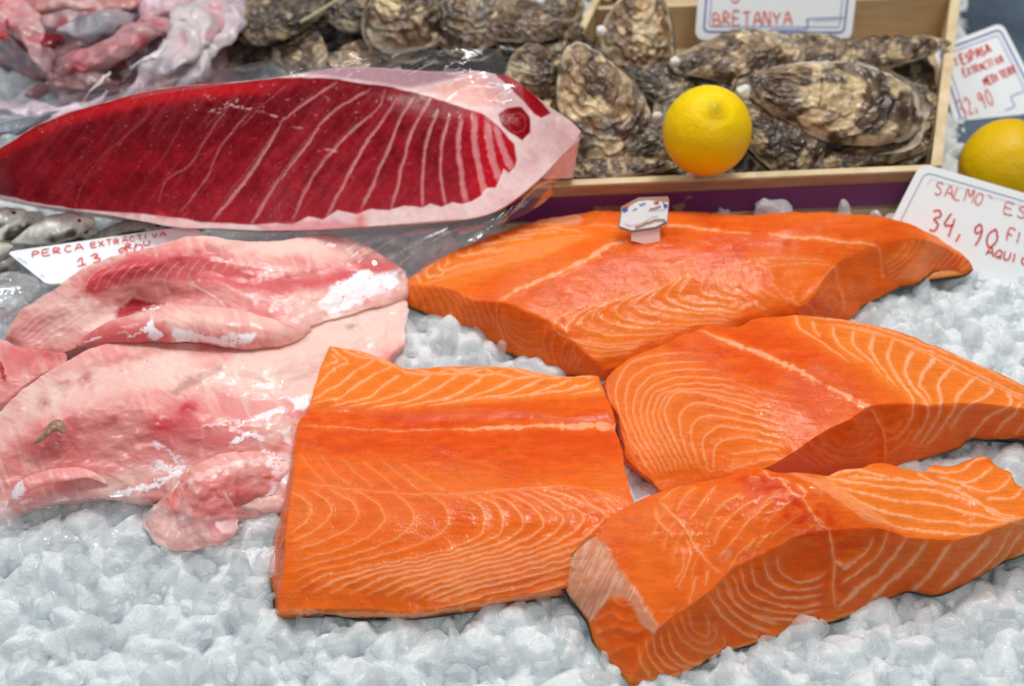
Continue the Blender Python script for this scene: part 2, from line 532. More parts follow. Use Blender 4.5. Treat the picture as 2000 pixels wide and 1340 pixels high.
def slab(name, S, N, W, E, bS=None, bE=None, bN=None, bW=None, nu=200, nv=160, ns=24, bump=None, smooth=5, material=None, paint=None,
         zb=0.0, bulge=.0, foot=True, parent=None, skin=None, lump=0.0, lumpf=40, seed=1, warp=0.0):
    """a cut of fish: top surface S(SW>SE) N(NW>NE) W(SW>NW) E(SE>NE), walls down to the traced base line, closed underneath"""
    eS, eN = edge3(S, nu), edge3(N, nu)
    eW, eE = edge3(W, nv), edge3(E, nv)
    for a, i, b, j in ((eS, 0, eW, 0), (eS, -1, eE, 0), (eN, 0, eW, -1), (eN, -1, eE, -1)):
        m_ = (a[i] + b[j]) / 2; a[i] = m_; b[j] = m_
    G = coons(eS, eN, eW, eE)
    if bump is not None:
        u, v = np.meshgrid(np.linspace(0, 1, nu), np.linspace(0, 1, nv))
        G[..., 2] += bump(u, v)
    V = G.reshape(-1, 3)
    id_ = np.arange(nu * nv).reshape(nv, nu)
    F = [np.stack([id_[:-1, :-1], id_[:-1, 1:], id_[1:, 1:], id_[1:, :-1]], -1).reshape(-1, 4)]
    loop = np.concatenate([id_[0, :-1], id_[:-1, -1], id_[-1, ::-1][:-1], id_[::-1, 0][:-1]])
    cen = V.mean(0)

    def bot(top, b):
        if b is None:
            q = top.copy(); q[:, 2] = zb
            d = q[:, :2] - cen[:2]
            q[:, :2] -= d * .02
            return q
        return edge3(b, len(top))
    b_ = [bot(eS, bS)[:-1], bot(eE, bE)[:-1], bot(eN[::-1], bN[::-1] if bN else None)[:-1], bot(eW[::-1], bW[::-1] if bW else None)[:-1]]
    B = np.concatenate(b_)
    T = V[loop]
    nl = len(loop)
    rows = [loop]; Vs = [V]; off = len(V)
    outw = T - cen; outw[:, 2] = 0
    outw /= np.linalg.norm(outw, axis=1)[:, None] + 1e-9
    for k in range(1, ns + 1):
        t = k / ns
        q = T * (1 - t) + B * t + outw * (bulge * math.sin(math.pi * t))
        Vs.append(q); rows.append(off + np.arange(nl)); off += nl
    for a, b in zip(rows[:-1], rows[1:]):
        F.append(np.stack([a, b, np.roll(b, -1), np.roll(a, -1)], -1))
    Fq = np.vstack(F)
    V = np.vstack(Vs)
    fixed = rows[-1]
    if lump:
        nn = vnormals(V, Fq)
        V = V + nn * (fbm(V * lumpf, seed, 3) * lump)[:, None]
    V = relax(V, Fq, smooth, fixed)
    if warp:
        for k_ in (0, 1):
            V[:, k_] += warp * (fbm(V * 45, seed + 70 + k_, 3) + .5 * fbm(V * 150, seed + 80 + k_, 2))
    nrm = vnormals(V, Fq)
    alb = None
    if paint:
        x, y = proj(V)
        alb, disp = paint(x, y, V, nrm)
        disp = np.asarray(disp) * np.ones(len(V))
        disp[fixed] = 0
        V = V + nrm * disp[:, None]
    # base cap
    ci = len(V)
    V = np.vstack([V, B.mean(0)[None]])
    tri = np.stack([rows[-1], np.full(nl, ci), np.roll(rows[-1], -1)], -1)
    if alb is not None: alb = np.vstack([alb, alb[:1]])
    o = mesh_obj(name, V, [Fq, tri], material, parent, alb)
    if foot: FOOT.append(B[::6, :2].copy())
    if skin:
        th = skin
        c = B.mean(0)
        d = B - c; d[:, 2] = 0
        d /= np.linalg.norm(d, axis=1)[:, None]
        r0 = B + d * .0002 + [0, 0, th * .1]; r1 = B + d * .0005 - [0, 0, th * .4]; r2 = B - d * .001 - [0, 0, th]
        A = np.vstack([r0, r1, r2, (c - [0, 0, th])[None]])
        i0 = np.arange(nl)
        q = np.vstack([np.stack([i0 + k * nl, i0 + (k + 1) * nl, np.roll(i0, -1) + (k + 1) * nl, np.roll(i0, -1) + k * nl], -1) for k in (0, 1)])
        t3 = np.stack([i0 + 2 * nl, np.full(nl, 3 * nl), np.roll(i0, -1) + 2 * nl], -1)
        mesh_obj('skin', A, [q, t3], M['skin'], o)
    return o


def sweep(name, pts, radii, material, flat=1.0, parent=None, nseg=48, nring=90, lump=.0, lumpf=40, seed=0, paint=None, albedo=None, up=(0, 0, 1), warp=0.0):
    """a tapering body along a spine of world points"""
    c = catmull(np.array(pts, float), nring)
    r = np.interp(np.linspace(0, 1, nring), np.linspace(0, 1, len(radii)), radii)
    t = np.gradient(c, axis=0); t /= np.linalg.norm(t, axis=1)[:, None]
    u = np.array(up, float)
    s = np.cross(t, u); s /= np.linalg.norm(s, axis=1)[:, None]
    n = np.cross(s, t)
    a = np.linspace(0, 2 * math.pi, nseg, endpoint=False)
    V = (c[:, None] + r[:, None, None] * (np.cos(a)[None, :, None] * s[:, None] + flat * np.sin(a)[None, :, None] * n[:, None])).reshape(-1, 3)
    if lump:
        d = V - np.repeat(c, nseg, 0)
        V = V + d * (fbm(V * lumpf, seed, 3) * lump)[:, None]
    if warp:
        Wn = np.stack([fbm(V * 26, seed + 90 + k_, 3) for k_ in range(3)], 1) + .35 * np.stack([fbm(V * 90, seed + 95 + k_, 2) for k_ in range(3)], 1)
        V = V + warp * Wn
    i = np.arange(nring * nseg).reshape(nring, nseg)
    F = np.stack([i[:-1], i[1:], np.roll(i[1:], -1, 1), np.roll(i[:-1], -1, 1)], -1).reshape(-1, 4)
    V = np.vstack([V, c[:1], c[-1:]])
    k = len(V)
    t1 = np.stack([np.full(nseg, k - 2), i[0], np.roll(i[0], -1)], -1)
    t2 = np.stack([np.full(nseg, k - 1), np.roll(i[-1], -1), i[-1]], -1)
    alb = None
    if paint:
        x, y = proj(V); alb = paint(x, y, V)
    elif albedo is not None:
        alb = np.tile(albedo, (len(V), 1))
    return mesh_obj(name, V, [F, np.vstack([t1, t2])], material, parent, alb)


def box_mesh(p0, ex, ey, ez):
    """box with a corner at p0 and three edge vectors"""
    p0, ex, ey, ez = [np.array(a, float) for a in (p0, ex, ey, ez)]
    V = np.array([p0 + i * ex + j * ey + k * ez for k in (0, 1) for j in (0, 1) for i in (0, 1)])
    F = np.array([[0, 2, 3, 1], [4, 5, 7, 6], [0, 1, 5, 4], [2, 6, 7, 3], [0, 4, 6, 2], [1, 3, 7, 5]])
    return V, F


def add_bevel(o, wd=.0006, seg=2):
    b = o.modifiers.new('bevel', 'BEVEL'); b.width = wd; b.segments = seg
    return o


# ================================================================== SETTING
def build_bed():
    V, F = box_mesh((-.9, .0, -.08), (1.8, 0, 0), (0, 1.41, 0), (0, 0, .05))
    o = mesh_obj('counter', V, F, mat('counter_steel', rough=.4, attr=False, color=(.35, .38, .40)), smooth=False)
    tag(o, kind='structure')
    m = mat('blue_grey_steel', rough=.35, attr=False, color=(.10, .15, .20), tint_noise=(6, .4), bumps=(('noise', 8, .2, .01),))
    V, F = box_mesh((-1.2, 1.42, -.05), (2.4, 0, 0), (0, .03, 0), (0, 0, .5))
    o = mesh_obj('wall', V, F, m, smooth=False)
    tag(o, kind='structure')


build_bed()

# ================================================================== SALMON
ORANGE = srgb(232, 103, 30); DEEP = srgb(221, 80, 22); LIGHT = srgb(240, 133, 48); FAT = srgb(252, 188, 150); REDD = srgb(208, 52, 16); MEMB = srgb(232, 160, 126)


def salmon_paint(fat, deep=None, light=None, red=None, memb=None, tide=None, seed=0, relief=.00045, extra=None):
    def f(x, y, V, nrm):
        jx = 3.0 * n2(x / 22, y / 22, seed, 2) + .9 * n2(x / 6, y / 6, seed + 3, 2)
        jy = 3.0 * n2(x / 22, y / 22, seed + 9, 2) + .9 * n2(x / 6, y / 6, seed + 5, 2)
        X, Y = x + jx, y + jy
        m, hl = fat.eval(X, Y, 4.4, 1.08, 9.0)
        m = m * (0.82 + .25 * n2(x / 9, y / 9, seed + 2, 2))
        c = np.tile(ORANGE, (len(x), 1))
        nz = n2(x / 60, y / 60, seed + 20, 3)
        c = mix(c, LIGHT, np.clip(.25 + .5 * nz, 0, .6))
        if light is not None: c = mix(c, LIGHT, light(x, y) * .85)
        pn = np.clip(.75 + .7 * n2(x / 30, y / 11, seed + 50, 3), 0, 1.15)
        if deep is not None: c = mix(c, DEEP, np.clip(deep(X, Y) * pn, 0, 1))
        if red is not None: c = mix(c, REDD, np.clip(red(X, Y) * (pn + .8 * n2(x / 12, y / 12, seed + 52, 2)), 0, 1))
        fs = n2(x / 40, y / 3.2, seed + 54, 3)
        c = c * (1 + .16 * fs)[:, None]
        # fine muscle grain
        g = n2(x / 2.2, y / 2.2, seed + 31, 2)
        c = c * (1 + .10 * g)[:, None]
        c = mix(c, LIGHT, hl * .45)
        c = mix(c, DEEP, (1 - hl) * .22)
        c = mix(c, FAT, np.clip(m, 0, 1) * .76)
        if memb is not None:
            mm = memb(X, Y)
            c = mix(c, MEMB, mm * .9)
        if extra is not None: c = extra(c, x, y, X, Y)
        d = relief * .45 * m + relief * 1.0 * hl - .0006 + .00022 * n2(x / 30, y / 12, seed + 44, 3)
        return c, d
    return f


# --- piece one: front left
def piece_one():
    z = Z(500, 650, 2.271)
    f = Marks()
    # wide fishbone stripes of the belly
    for pts in ([(355, 150), (300, 205), (262, 235)], [(445, 165), (370, 225), (245, 295)], [(545, 172), (440, 240), (370, 285), (245, 312)],
                [(645, 188), (560, 240), (480, 290), (330, 325)], [(775, 182), (690, 240), (600, 285), (410, 330)], [(905, 182), (800, 250), (700, 295), (500, 335)],
                [(1015, 190), (930, 245), (830, 292), (640, 330)], [(1150, 198), (1050, 250), (950, 285), (760, 325)], [(1290, 200), (1190, 240), (1100, 275), (900, 303)],
                [(1400, 208), (1320, 240), (1220, 270), (1050, 290)], [(1500, 212), (1430, 238), (1360, 258), (1200, 277)], [(1528, 245), (1470, 262), (1400, 270)]):
        f.line(z(pts), 4.6, 1, 1.6, .5)
    for pts in ([(330, 62), (370, 95), (412, 130), (355, 150)], [(380, 68), (450, 100), (520, 122), (445, 165)], [(440, 78), (520, 108), (600, 150), (545, 172)],
                [(330, 95), (365, 120), (330, 140), (300, 155)], [(500, 85), (570, 120), (620, 152), (700, 178), (775, 182), (860, 165)],
                [(700, 162), (800, 180), (905, 182), (1015, 165)], [(860, 160), (960, 185), (1015, 190), (1100, 168)], [(1000, 158), (1150, 198), (1290, 182)],
                [(1130, 160), (1290, 200), (1400, 190), (1500, 195)], [(820, 150), (900, 165), (1000, 152), (1100, 150), (1290, 183), (1380, 195), (1490, 188)]):
        f.line(z(pts), 3.6, .95, 3, .5)
    f.line(z([(850, 424), (1000, 426), (1120, 417), (1250, 412), (1400, 412), (1500, 410), (1605, 418)]), 2.5, 1, 11, .8)
    f.line(z([(175, 412), (350, 418), (560, 428), (700, 432), (860, 424)]), 1.4, .6, 2.2, .9)
    f.line(z([(160, 655), (400, 690), (700, 712), (900, 712), (1150, 690), (1400, 678), (1600, 728), (1655, 775)]), 1.5, .5)
    f.fam([z([(200, 540), (260, 620), (330, 680)]), z([(640, 570), (760, 650), (860, 715)])], 6, 1.4, .45)
    A = z([(150, 700), (205, 735), (238, 790), (205, 845), (140, 890)])
    B0 = z([(420, 690), (540, 760), (575, 815), (500, 900), (330, 970), (110, 1020)])
    B = z([(900, 715), (1000, 775), (1022, 850), (930, 935), (640, 1010), (300, 1080), (150, 1160), (105, 1200)])
    C = z([(1290, 688), (1450, 755), (1560, 820), (1430, 920), (1200, 1000), (900, 1080), (700, 1150), (560, 1225)])
    D = z([(1640, 740), (1690, 830), (1600, 930), (1440, 1010), (1250, 1070), (1000, 1130), (850, 1180), (740, 1225)])
    f.fam([A, B0, B], 7, 2.2, .6, 2.6)
    f.fam([B, C], 7, 2.4, .85, 4.6)
    f.fam([C, D], 4, 2.6, .85, 4.6)
    f.fam([z([(1600, 720), (1640, 760)]), z([(1500, 690), (1660, 800)])], 3, 1.4, .6)
    f.line(z([(1400, 1060), (1200, 1120), (1000, 1170), (850, 1215)]), 2.5, .8, 4)
    f.line(z([(1380, 1110), (1200, 1165), (1000, 1205)]), 3, .8, 5)
    # scalloped pale band above the skin
    f.line(z([(90, 1248), (250, 1240), (420, 1252), (700, 1252), (900, 1225), (1100, 1190), (1370, 1150)]), 9, .8, 8, .6)

    deep = lambda x, y: .9 * blob(x, y, 900, 855, 420, 38) + .55 * inpoly(x, y, z([(200, 330), (900, 300), (1560, 285), (1625, 560), (1100, 640), (500, 520), (170, 560)]), 22)
    light = lambda x, y: inpoly(x, y, z([(300, 45), (1500, 150), (1560, 275), (700, 330), (200, 345)]), 6)
    red = lambda x, y: .55 * blob(x, y, 800, 832, 220, 16) + .4 * blob(x, y, 620, 822, 60, 12)
    o = slab('salmon_fillet',
             S=[(541, 1196, .010), (654, 1191, .011), (808, 1195, .0115), (896, 1184, .012), (984, 1169, .013), (1099, 1152, .014), (1200, 1137, .014), (1275, 1124, .014)],
             N=[(640, 671, .024), (676, 678, .023), (729, 690, .020), (764, 703, .020), (799, 716, .021), (861, 714, .021), (940, 716, .021), (1006, 716, .021), (1068, 729, .021), (1108, 734, .021), (1160, 731, .021), (1173, 745, .021)],
             W=[(541, 1196, .010), (549, 1126, .020), (554, 1060, .026), (559, 1002, .029), (567, 950, .031), (571, 900, .031), (575, 860, .030), (580, 824, .0285), (599, 791, .0275), (620, 730, .026), (640, 671, .024)],
             E=[(1275, 1124, .014), (1268, 1070, .024), (1252, 1010, .030), (1240, 980, .031), (1231, 950, .0315), (1222, 914, .031), (1215, 870, .030), (1207, 835, .029), (1196, 795, .026), (1180, 764, .023), (1173, 745, .021)],
             bS=[(537, 1208, .003), (654, 1203, .003), (703, 1209, .003), (808, 1208, .003), (896, 1197, .003), (984, 1182, .003), (1099, 1163, .003), (1200, 1148, .003), (1275, 1135, .003)],
             bW=[(537, 1208, .003), (533, 1165, .003), (530, 1117, .003), (535, 1055, .003), (550, 980, .003), (561, 930, .003), (572, 880, .003), (588, 830, .003), (606, 790, .003), (628, 730, .003), (645, 690, .003)],
             nu=430, nv=330, ns=26, smooth=12, warp=.0013, material=M['salmon'], paint=salmon_paint(f, deep, light, red, seed=1), zb=.003,
             bump=lambda u, v: .0022 * np.sin(np.pi * u) * np.sin(np.pi * np.clip((v - .1) / .8, 0, 1)) - .0025 * np.exp(-((v - .70) / .035) ** 2),
             lump=.0011, lumpf=32, seed=2, skin=.0018)
    tag(o, 'square salmon fillet nearest the pink perch, with an almost horizontal white seam', 'salmon fillet', 'orange salmon fillets on ice')


# --- piece two: the big one at the back
def piece_two():
    z = Z(750, 380, 2.851); q = Z(1300, 380, 2.851)
    f = Marks()
    f.line(z([(640, 592), (760, 520), (900, 460), (1050, 395), (1150, 345), (1250, 280), (1350, 258)]), 4.5, 1, 6.5, .8)
    f.line(z([(1130, 165), (1300, 172), (1480, 170), (1570, 172)]), 1.6, .7, 3, .6)
    f.line(q([(0, 170), (160, 182), (320, 200)]), 4, 1, 4, .6).line(q([(320, 203), (480, 214)]), 2, .9, 2).line(q([(580, 220), (700, 235), (850, 246), (980, 262), (1080, 270), (1190, 290)]), 4.5, 1, 3, .7)
    f.line(q([(1190, 290), (1200, 360), (1212, 470)]), 1.6, .7)
    # stripes that cross the back left edge
    for pts in ([(100, 500), (150, 520)], [(180, 440), (190, 470), (205, 500)], [(235, 415), (245, 455), (290, 450), (420, 400)], [(300, 370), (320, 420), (440, 390), (620, 350)],
                [(350, 345), (360, 375), (330, 400)], [(400, 310), (430, 340), (600, 310), (760, 300)], [(480, 285), (480, 325), (620, 290)], [(560, 240), (560, 275), (700, 250), (830, 240)],
                [(640, 215), (680, 235), (820, 215), (980, 205)], [(740, 190), (780, 200), (950, 185), (1100, 205)], [(850, 150), (900, 165), (1000, 175)]):
        f.line(z(pts), 4.5, .95, 2, .5)
    f.fam([z([(200, 500), (420, 440), (720, 370), (950, 330)]), z([(620, 300), (850, 262), (1020, 235), (1190, 222)])], 7, 1.5, .6)
    # chevrons that point left, centre of the piece
    for pts in ([(1750, 415), (1690, 490), (1650, 565), (1720, 600), (1990, 625)], [(1785, 440), (1768, 500), (1768, 548), (1880, 575), (1995, 592)], [(1720, 425), (1640, 480), (1580, 545), (1600, 598), (1750, 640), (1990, 655)],
                [(1620, 470), (1500, 560), (1490, 620), (1650, 650), (1990, 680)], [(1570, 500), (1410, 590), (1415, 645), (1600, 690), (1950, 700)], [(1480, 525), (1320, 600), (1310, 675), (1500, 722), (1760, 722), (1950, 715)],
                [(1400, 540), (1230, 625), (1210, 690), (1400, 742), (1700, 742)], [(1330, 560), (1130, 670), (1112, 735), (1250, 780), (1450, 785), (1600, 765)], [(1180, 600), (1050, 700), (1005, 780)],
                [(1110, 620), (940, 722), (1060, 810), (1300, 832), (1520, 805)], [(1240, 590), (1190, 640), (1160, 690)], [(1845, 475), (1860, 515), (1930, 545), (1995, 550)], [(1100, 850), (1250, 870), (1430, 850)],
                [(1130, 890), (1250, 905), (1380, 880)], [(1030, 790), (1100, 830), (1300, 850), (1480, 830)]):
        f.line(z(pts), 1.7, .85, 2.4, .4)
    for pts in ([(420, 470), (480, 540), (560, 580)], [(490, 450), (540, 530), (640, 580)], [(600, 500), (660, 570), (760, 620)], [(320, 440), (350, 500), (430, 560), (500, 620)], [(690, 540), (720, 590), (740, 610)],
                [(740, 605), (850, 500), (940, 400), (960, 480), (1010, 620)], [(560, 400), (760, 380), (940, 398)], [(430, 380), (600, 350), (900, 370)], [(0, 420), (60, 380), (120, 360)]):
        f.line(q(pts), 1.6, .6)
    f.line(q([(400, 640), (480, 610), (560, 640)]), 8, .7, 4, .9).line(q([(700, 570), (740, 610)]), 5, .6)
    # front left cut face
    f.fam([z([(120, 500), (150, 550), (190, 640)]), z([(330, 500), (400, 620), (450, 760)]), z([(560, 590), (600, 680), (620, 750)])], 11, 1.4, .55)
    f.line(z([(632, 600), (625, 660), (640, 740), (680, 830)]), 1.8, .7)
    f.fam([z([(650, 640), (700, 700), (800, 720), (880, 700)]), z([(640, 680), (700, 800), (800, 870), (930, 850)])], 4, 1.3, .5)
    f.fam([z([(900, 730), (880, 820), (900, 900), (940, 970)]), z([(1120, 870), (1090, 930), (1060, 990)])], 5, 1.3, .5)
    f.line(z([(1010, 900), (1040, 870), (1070, 900), (1050, 940), (1015, 930), (1010, 900)]), 1.5, .5)
    # right cut face
    f.line(q([(890, 600), (920, 570), (960, 600), (930, 640), (890, 600)]), 1.6, .4).line(q([(840, 600), (900, 520), (960, 520), (1000, 620), (960, 690)]), 1.5, .45).line(q([(780, 600), (860, 690)]), 1.5, .6)
    f.fam([q([(1010, 470), (1080, 490), (1190, 400)]), q([(1000, 540), (1080, 560), (1190, 500)])], 4, 1.2, .35)
    f.fam([q([(1470, 220), (1440, 300), (1350, 400), (1220, 470)]), q([(1350, 260), (1300, 330), (1215, 400)])], 4, 1.6, .6)
    f.fam([q([(1480, 215), (1440, 330), (1260, 490)]), q([(1560, 270), (1500, 370), (1370, 500)]), q([(1700, 370), (1660, 410), (1600, 445)])], 12, 2.2, .75)
    deep = lambda x, y: .55 * inpoly(x, y, z([(700, 560), (1150, 330), (1400, 120), (1990, 140), (1990, 420), (1500, 400), (1000, 640)]), 20) + .6 * inpoly(x, y, q([(200, 120), (1300, 160), (1400, 250), (1000, 380), (250, 330)]), 20)
    light = lambda x, y: inpoly(x, y, z([(90, 500), (900, 100), (1200, 220), (400, 520)]), 8) + .8 * inpoly(x, y, z([(1100, 700), (1700, 560), (1990, 600), (1990, 760), (1200, 950)]), 20)
    memb = lambda x, y: .8 * inpoly(x, y, z([(800, 170), (900, 120), (1080, 105), (1110, 130), (1080, 165), (920, 160)]), 3)
    o = slab('salmon_fillet',
             S=[(1181, 727, .012), (1240, 712, .013), (1310, 690, .015), (1390, 660, .020), (1460, 640, .024), (1520, 622, .026), (1562, 612, .027)],
             N=[(783, 553, .018), (820, 527, .021), (855, 503, .023), (908, 480, .026), (960, 459, .028), (1013, 442, .030), (1066, 426, .031), (1118, 417, .032), (1171, 409, .033), (1230, 411, .034), (1300, 413, .034),
                (1353, 413, .034), (1440, 421, .034), (1545, 423, .034), (1651, 426, .034), (1703, 432, .033), (1752, 435, .032), (1791, 446, .030), (1826, 457, .028), (1850, 475, .024), (1879, 494, .020), (1897, 512, .016)],
             W=[(1181, 727, .012), (1153, 699, .020), (1118, 664, .026), (1080, 632, .031), (1017, 604, .034), (971, 590, .034), (925, 584, .032), (873, 563, .028), (830, 556, .024), (783, 553, .018)],
             E=[(1562, 612, .027), (1590, 578, .034), (1630, 520, .037), (1670, 498, .037), (1714, 480, .037), (1750, 472, .036), (1791, 466, .034), (1840, 480, .028), (1870, 497, .022), (1897, 512, .016)],
             bW=[(1176, 748, .0), (1111, 734, .0), (1073, 724, .0), (1045, 712, .0), (996, 692, .001), (946, 670, .002), (918, 658, .003), (880, 648, .005), (862, 626, .006), (820, 609, .008), (796, 596, .009), (784, 562, .010)],
             bE=[(1600, 640, .002), (1651, 626, .004), (1668, 615, .005), (1686, 598, .006), (1721, 581, .007), (1756, 563, .008), (1791, 555, .009), (1809, 543, .010), (1826, 531, .010), (1861, 528, .010), (1879, 538, .010), (1893, 534, .010), (1901, 524, .010)],
             bS=[(1176, 748, .0), (1250, 735, .0), (1330, 715, .001), (1450, 680, .002), (1560, 650, .002), (1600, 640, .002)],
             nu=460, nv=300, ns=60, smooth=12, warp=.0013, material=M['salmon'], paint=salmon_paint(f, deep, light, None, memb, seed=4, relief=.0003), zb=.004,
             bump=lambda u, v: .0025 * np.sin(np.pi * u) * np.sin(np.pi * v), lump=.001, lumpf=28, seed=5, bulge=.0008, skin=.0018)
    tag(o, 'largest salmon fillet, at the back, with the little white stake tag in it', 'salmon fillet', 'orange salmon fillets on ice')


# --- piece three: right middle
def piece_three():
    z = Z(1150, 580, 2.353)
    f = Marks()
    f.line(z([(500, 145), (620, 195), (700, 225), (830, 275), (960, 335), (1065, 392)]), 4, 1, 8, .8)
    f.line(z([(1095, 410), (1150, 435), (1215, 468)]), 4, 1, 9, .8).line(z([(1235, 480), (1270, 498), (1300, 500)]), 9, 1, 5, .8)
    for pts, w in (([(950, 80), (960, 130), (1020, 175), (1120, 240), (1200, 300)], 3), ([(1030, 110), (1040, 150), (1060, 180)], 5), ([(1120, 132), (1130, 185), (1190, 250), (1270, 302)], 4.5), ([(1215, 152), (1220, 220), (1290, 290), (1345, 362)], 6.5),
                   ([(1310, 172), (1298, 245), (1350, 330), (1425, 422)], 7), ([(1400, 192), (1372, 280), (1420, 370), (1488, 460), (1490, 530), (1460, 600), (1400, 660)], 6.5), ([(1500, 230), (1455, 330), (1490, 410), (1560, 500), (1545, 580), (1480, 680)], 8),
                   ([(1595, 270), (1522, 385), (1550, 440), (1580, 500)], 9), ([(1680, 312), (1612, 400), (1622, 480), (1600, 560), (1520, 680)], 9), ([(1785, 360), (1700, 450), (1665, 540), (1600, 630), (1540, 690)], 7.5), ([(1850, 400), (1845, 440), (1720, 520), (1660, 620)], 7.5),
                   ([(1925, 430), (1935, 490), (1830, 560), (1740, 660)], 8), ([(1990, 480), (1960, 530), (1900, 590), (1860, 640)], 7), ([(2080, 520), (2000, 590), (1960, 640)], 6)):
        f.line(z(pts), w * .95, 1, 1.6, .4)
    for pts in ([(950, 78), (1150, 105), (1350, 150), (1600, 240), (1800, 320), (2050, 440)], [(1100, 118), (1300, 165), (1500, 225), (1700, 310), (2050, 480)], [(1200, 130), (1400, 190), (1560, 262), (1700, 340), (1900, 420), (2050, 500)],
                [(1050, 90), (1250, 125), (1400, 160)]):
        f.line(z(pts), 3.2, .75, 3, .7)
    K1 = z([(470, 250), (300, 265), (170, 320), (125, 440), (165, 600), (245, 740), (330, 880)])
    K2 = z([(900, 550), (650, 480), (450, 432), (372, 465), (352, 550), (410, 690), (480, 850)])
    K3 = z([(900, 690), (760, 655), (640, 655), (585, 680), (570, 720), (572, 770), (575, 830)])
    f.fam([K1, K2], 8, 1.8, .75, 3.2)
    f.fam([K2, K3], 5, 2.2, .85, 3.2)
    f.fam([z([(640, 380), (800, 430), (1000, 470)]), z([(900, 560), (1000, 590), (1080, 600)])], 5, 1.2, .4)
    f.fam([z([(90, 430), (130, 600), (240, 800), (310, 900)]), z([(70, 400), (90, 470), (130, 560)])], 3, 1.6, .6)
    f.line(z([(650, 720), (780, 705), (880, 700)]), 3, .7).line(z([(640, 800), (760, 760), (870, 740)]), 2.5, .7)
    f.line(z([(1300, 505), (1320, 560), (1355, 620), (1370, 740)]), 2, .8)
    f.fam([z([(1110, 650), (1200, 690), (1290, 650), (1310, 560)]), z([(1000, 660), (1150, 740), (1300, 730), (1370, 690)])], 3, 1.4, .4)
    f.fam([z([(930, 700), (1000, 750), (1060, 800)]), z([(1060, 630), (1100, 720), (1190, 770)])], 4, 1.5, .5)
    f.fam([z([(1340, 600), (1400, 620), (1440, 560)]), z([(1370, 730), (1440, 680), (1500, 600)])], 3, 1.6, .5)
    deep = lambda x, y: .9 * inpoly(x, y, z([(450, 120), (800, 90), (1050, 200), (1300, 400), (1320, 520), (1000, 600), (600, 380), (300, 220)]), 30) + .5 * inpoly(x, y, z([(1000, 680), (1300, 510), (1420, 500), (1400, 700), (1250, 780)]), 20)
    light = lambda x, y: inpoly(x, y, z([(1000, 100), (1400, 150), (2050, 400), (2050, 520), (1500, 500), (1200, 280)]), 12) + .7 * inpoly(x, y, z([(60, 400), (350, 300), (500, 500), (900, 640), (880, 720), (300, 900)]), 20)
    o = slab('salmon_fillet',
             S=[(1290, 962, .010), (1340, 960, .014), (1400, 945, .022), (1460, 926, .030), (1520, 903, .036), (1575, 869, .041), (1617, 839, .043), (1660, 818, .044), (1702, 792, .044), (1745, 788, .043), (1813, 792, .040), (1872, 788, .037), (1936, 790, .034), (2000, 797, .031), (2070, 812, .028)],
             N=[(1181, 742, .020), (1205, 716, .024), (1235, 695, .028), (1277, 676, .033), (1320, 656, .037), (1362, 642, .040), (1384, 631, .041), (1422, 635, .042), (1447, 633, .042), (1477, 620, .042), (1515, 616, .041), (1554, 613, .041), (1609, 618, .040), (1660, 626, .038), (1715, 635, .036), (1766, 650, .034), (1821, 671, .031), (1872, 695, .029), (1936, 720, .027), (1970, 735, .026), (2000, 750, .025), (2070, 785, .023)],
             W=[(1290, 962, .010), (1270, 938, .011), (1248, 920, .012), (1221, 893, .013), (1218, 860, .015), (1205, 809, .017), (1189, 780, .018), (1181, 742, .020)],
             E=[(2070, 812, .028), (2074, 800, .027), (2070, 785, .023)],
             bW=[(1290, 970, .002), (1270, 945, .002), (1246, 927, .002), (1218, 903, .002), (1213, 870, .003), (1200, 820, .004), (1184, 790, .005), (1176, 752, .006)],
             bS=[(1290, 970, .002), (1400, 975, .002), (1524, 960, .002), (1640, 940, .002), (1720, 925, .002), (1775, 911, .002), (1809, 894, .003), (1872, 874, .004), (1894, 858, .005), (1936, 857, .006), (2000, 853, .007), (2070, 858, .008)],
             nu=440, nv=280, ns=70, smooth=12, warp=.0013, material=M['salmon'], paint=salmon_paint(f, deep, light, None, seed=7, relief=.0004), zb=.004,
             bump=lambda u, v: .004 * np.sin(np.pi * np.clip(u * 1.6, 0, 1)) * np.sin(np.pi * v), lump=.0011, lumpf=28, seed=8, bulge=.001, skin=.0018)
    tag(o, 'salmon fillet in the middle on the right, with broad pale stripes towards its back edge', 'salmon fillet', 'orange salmon fillets on ice')


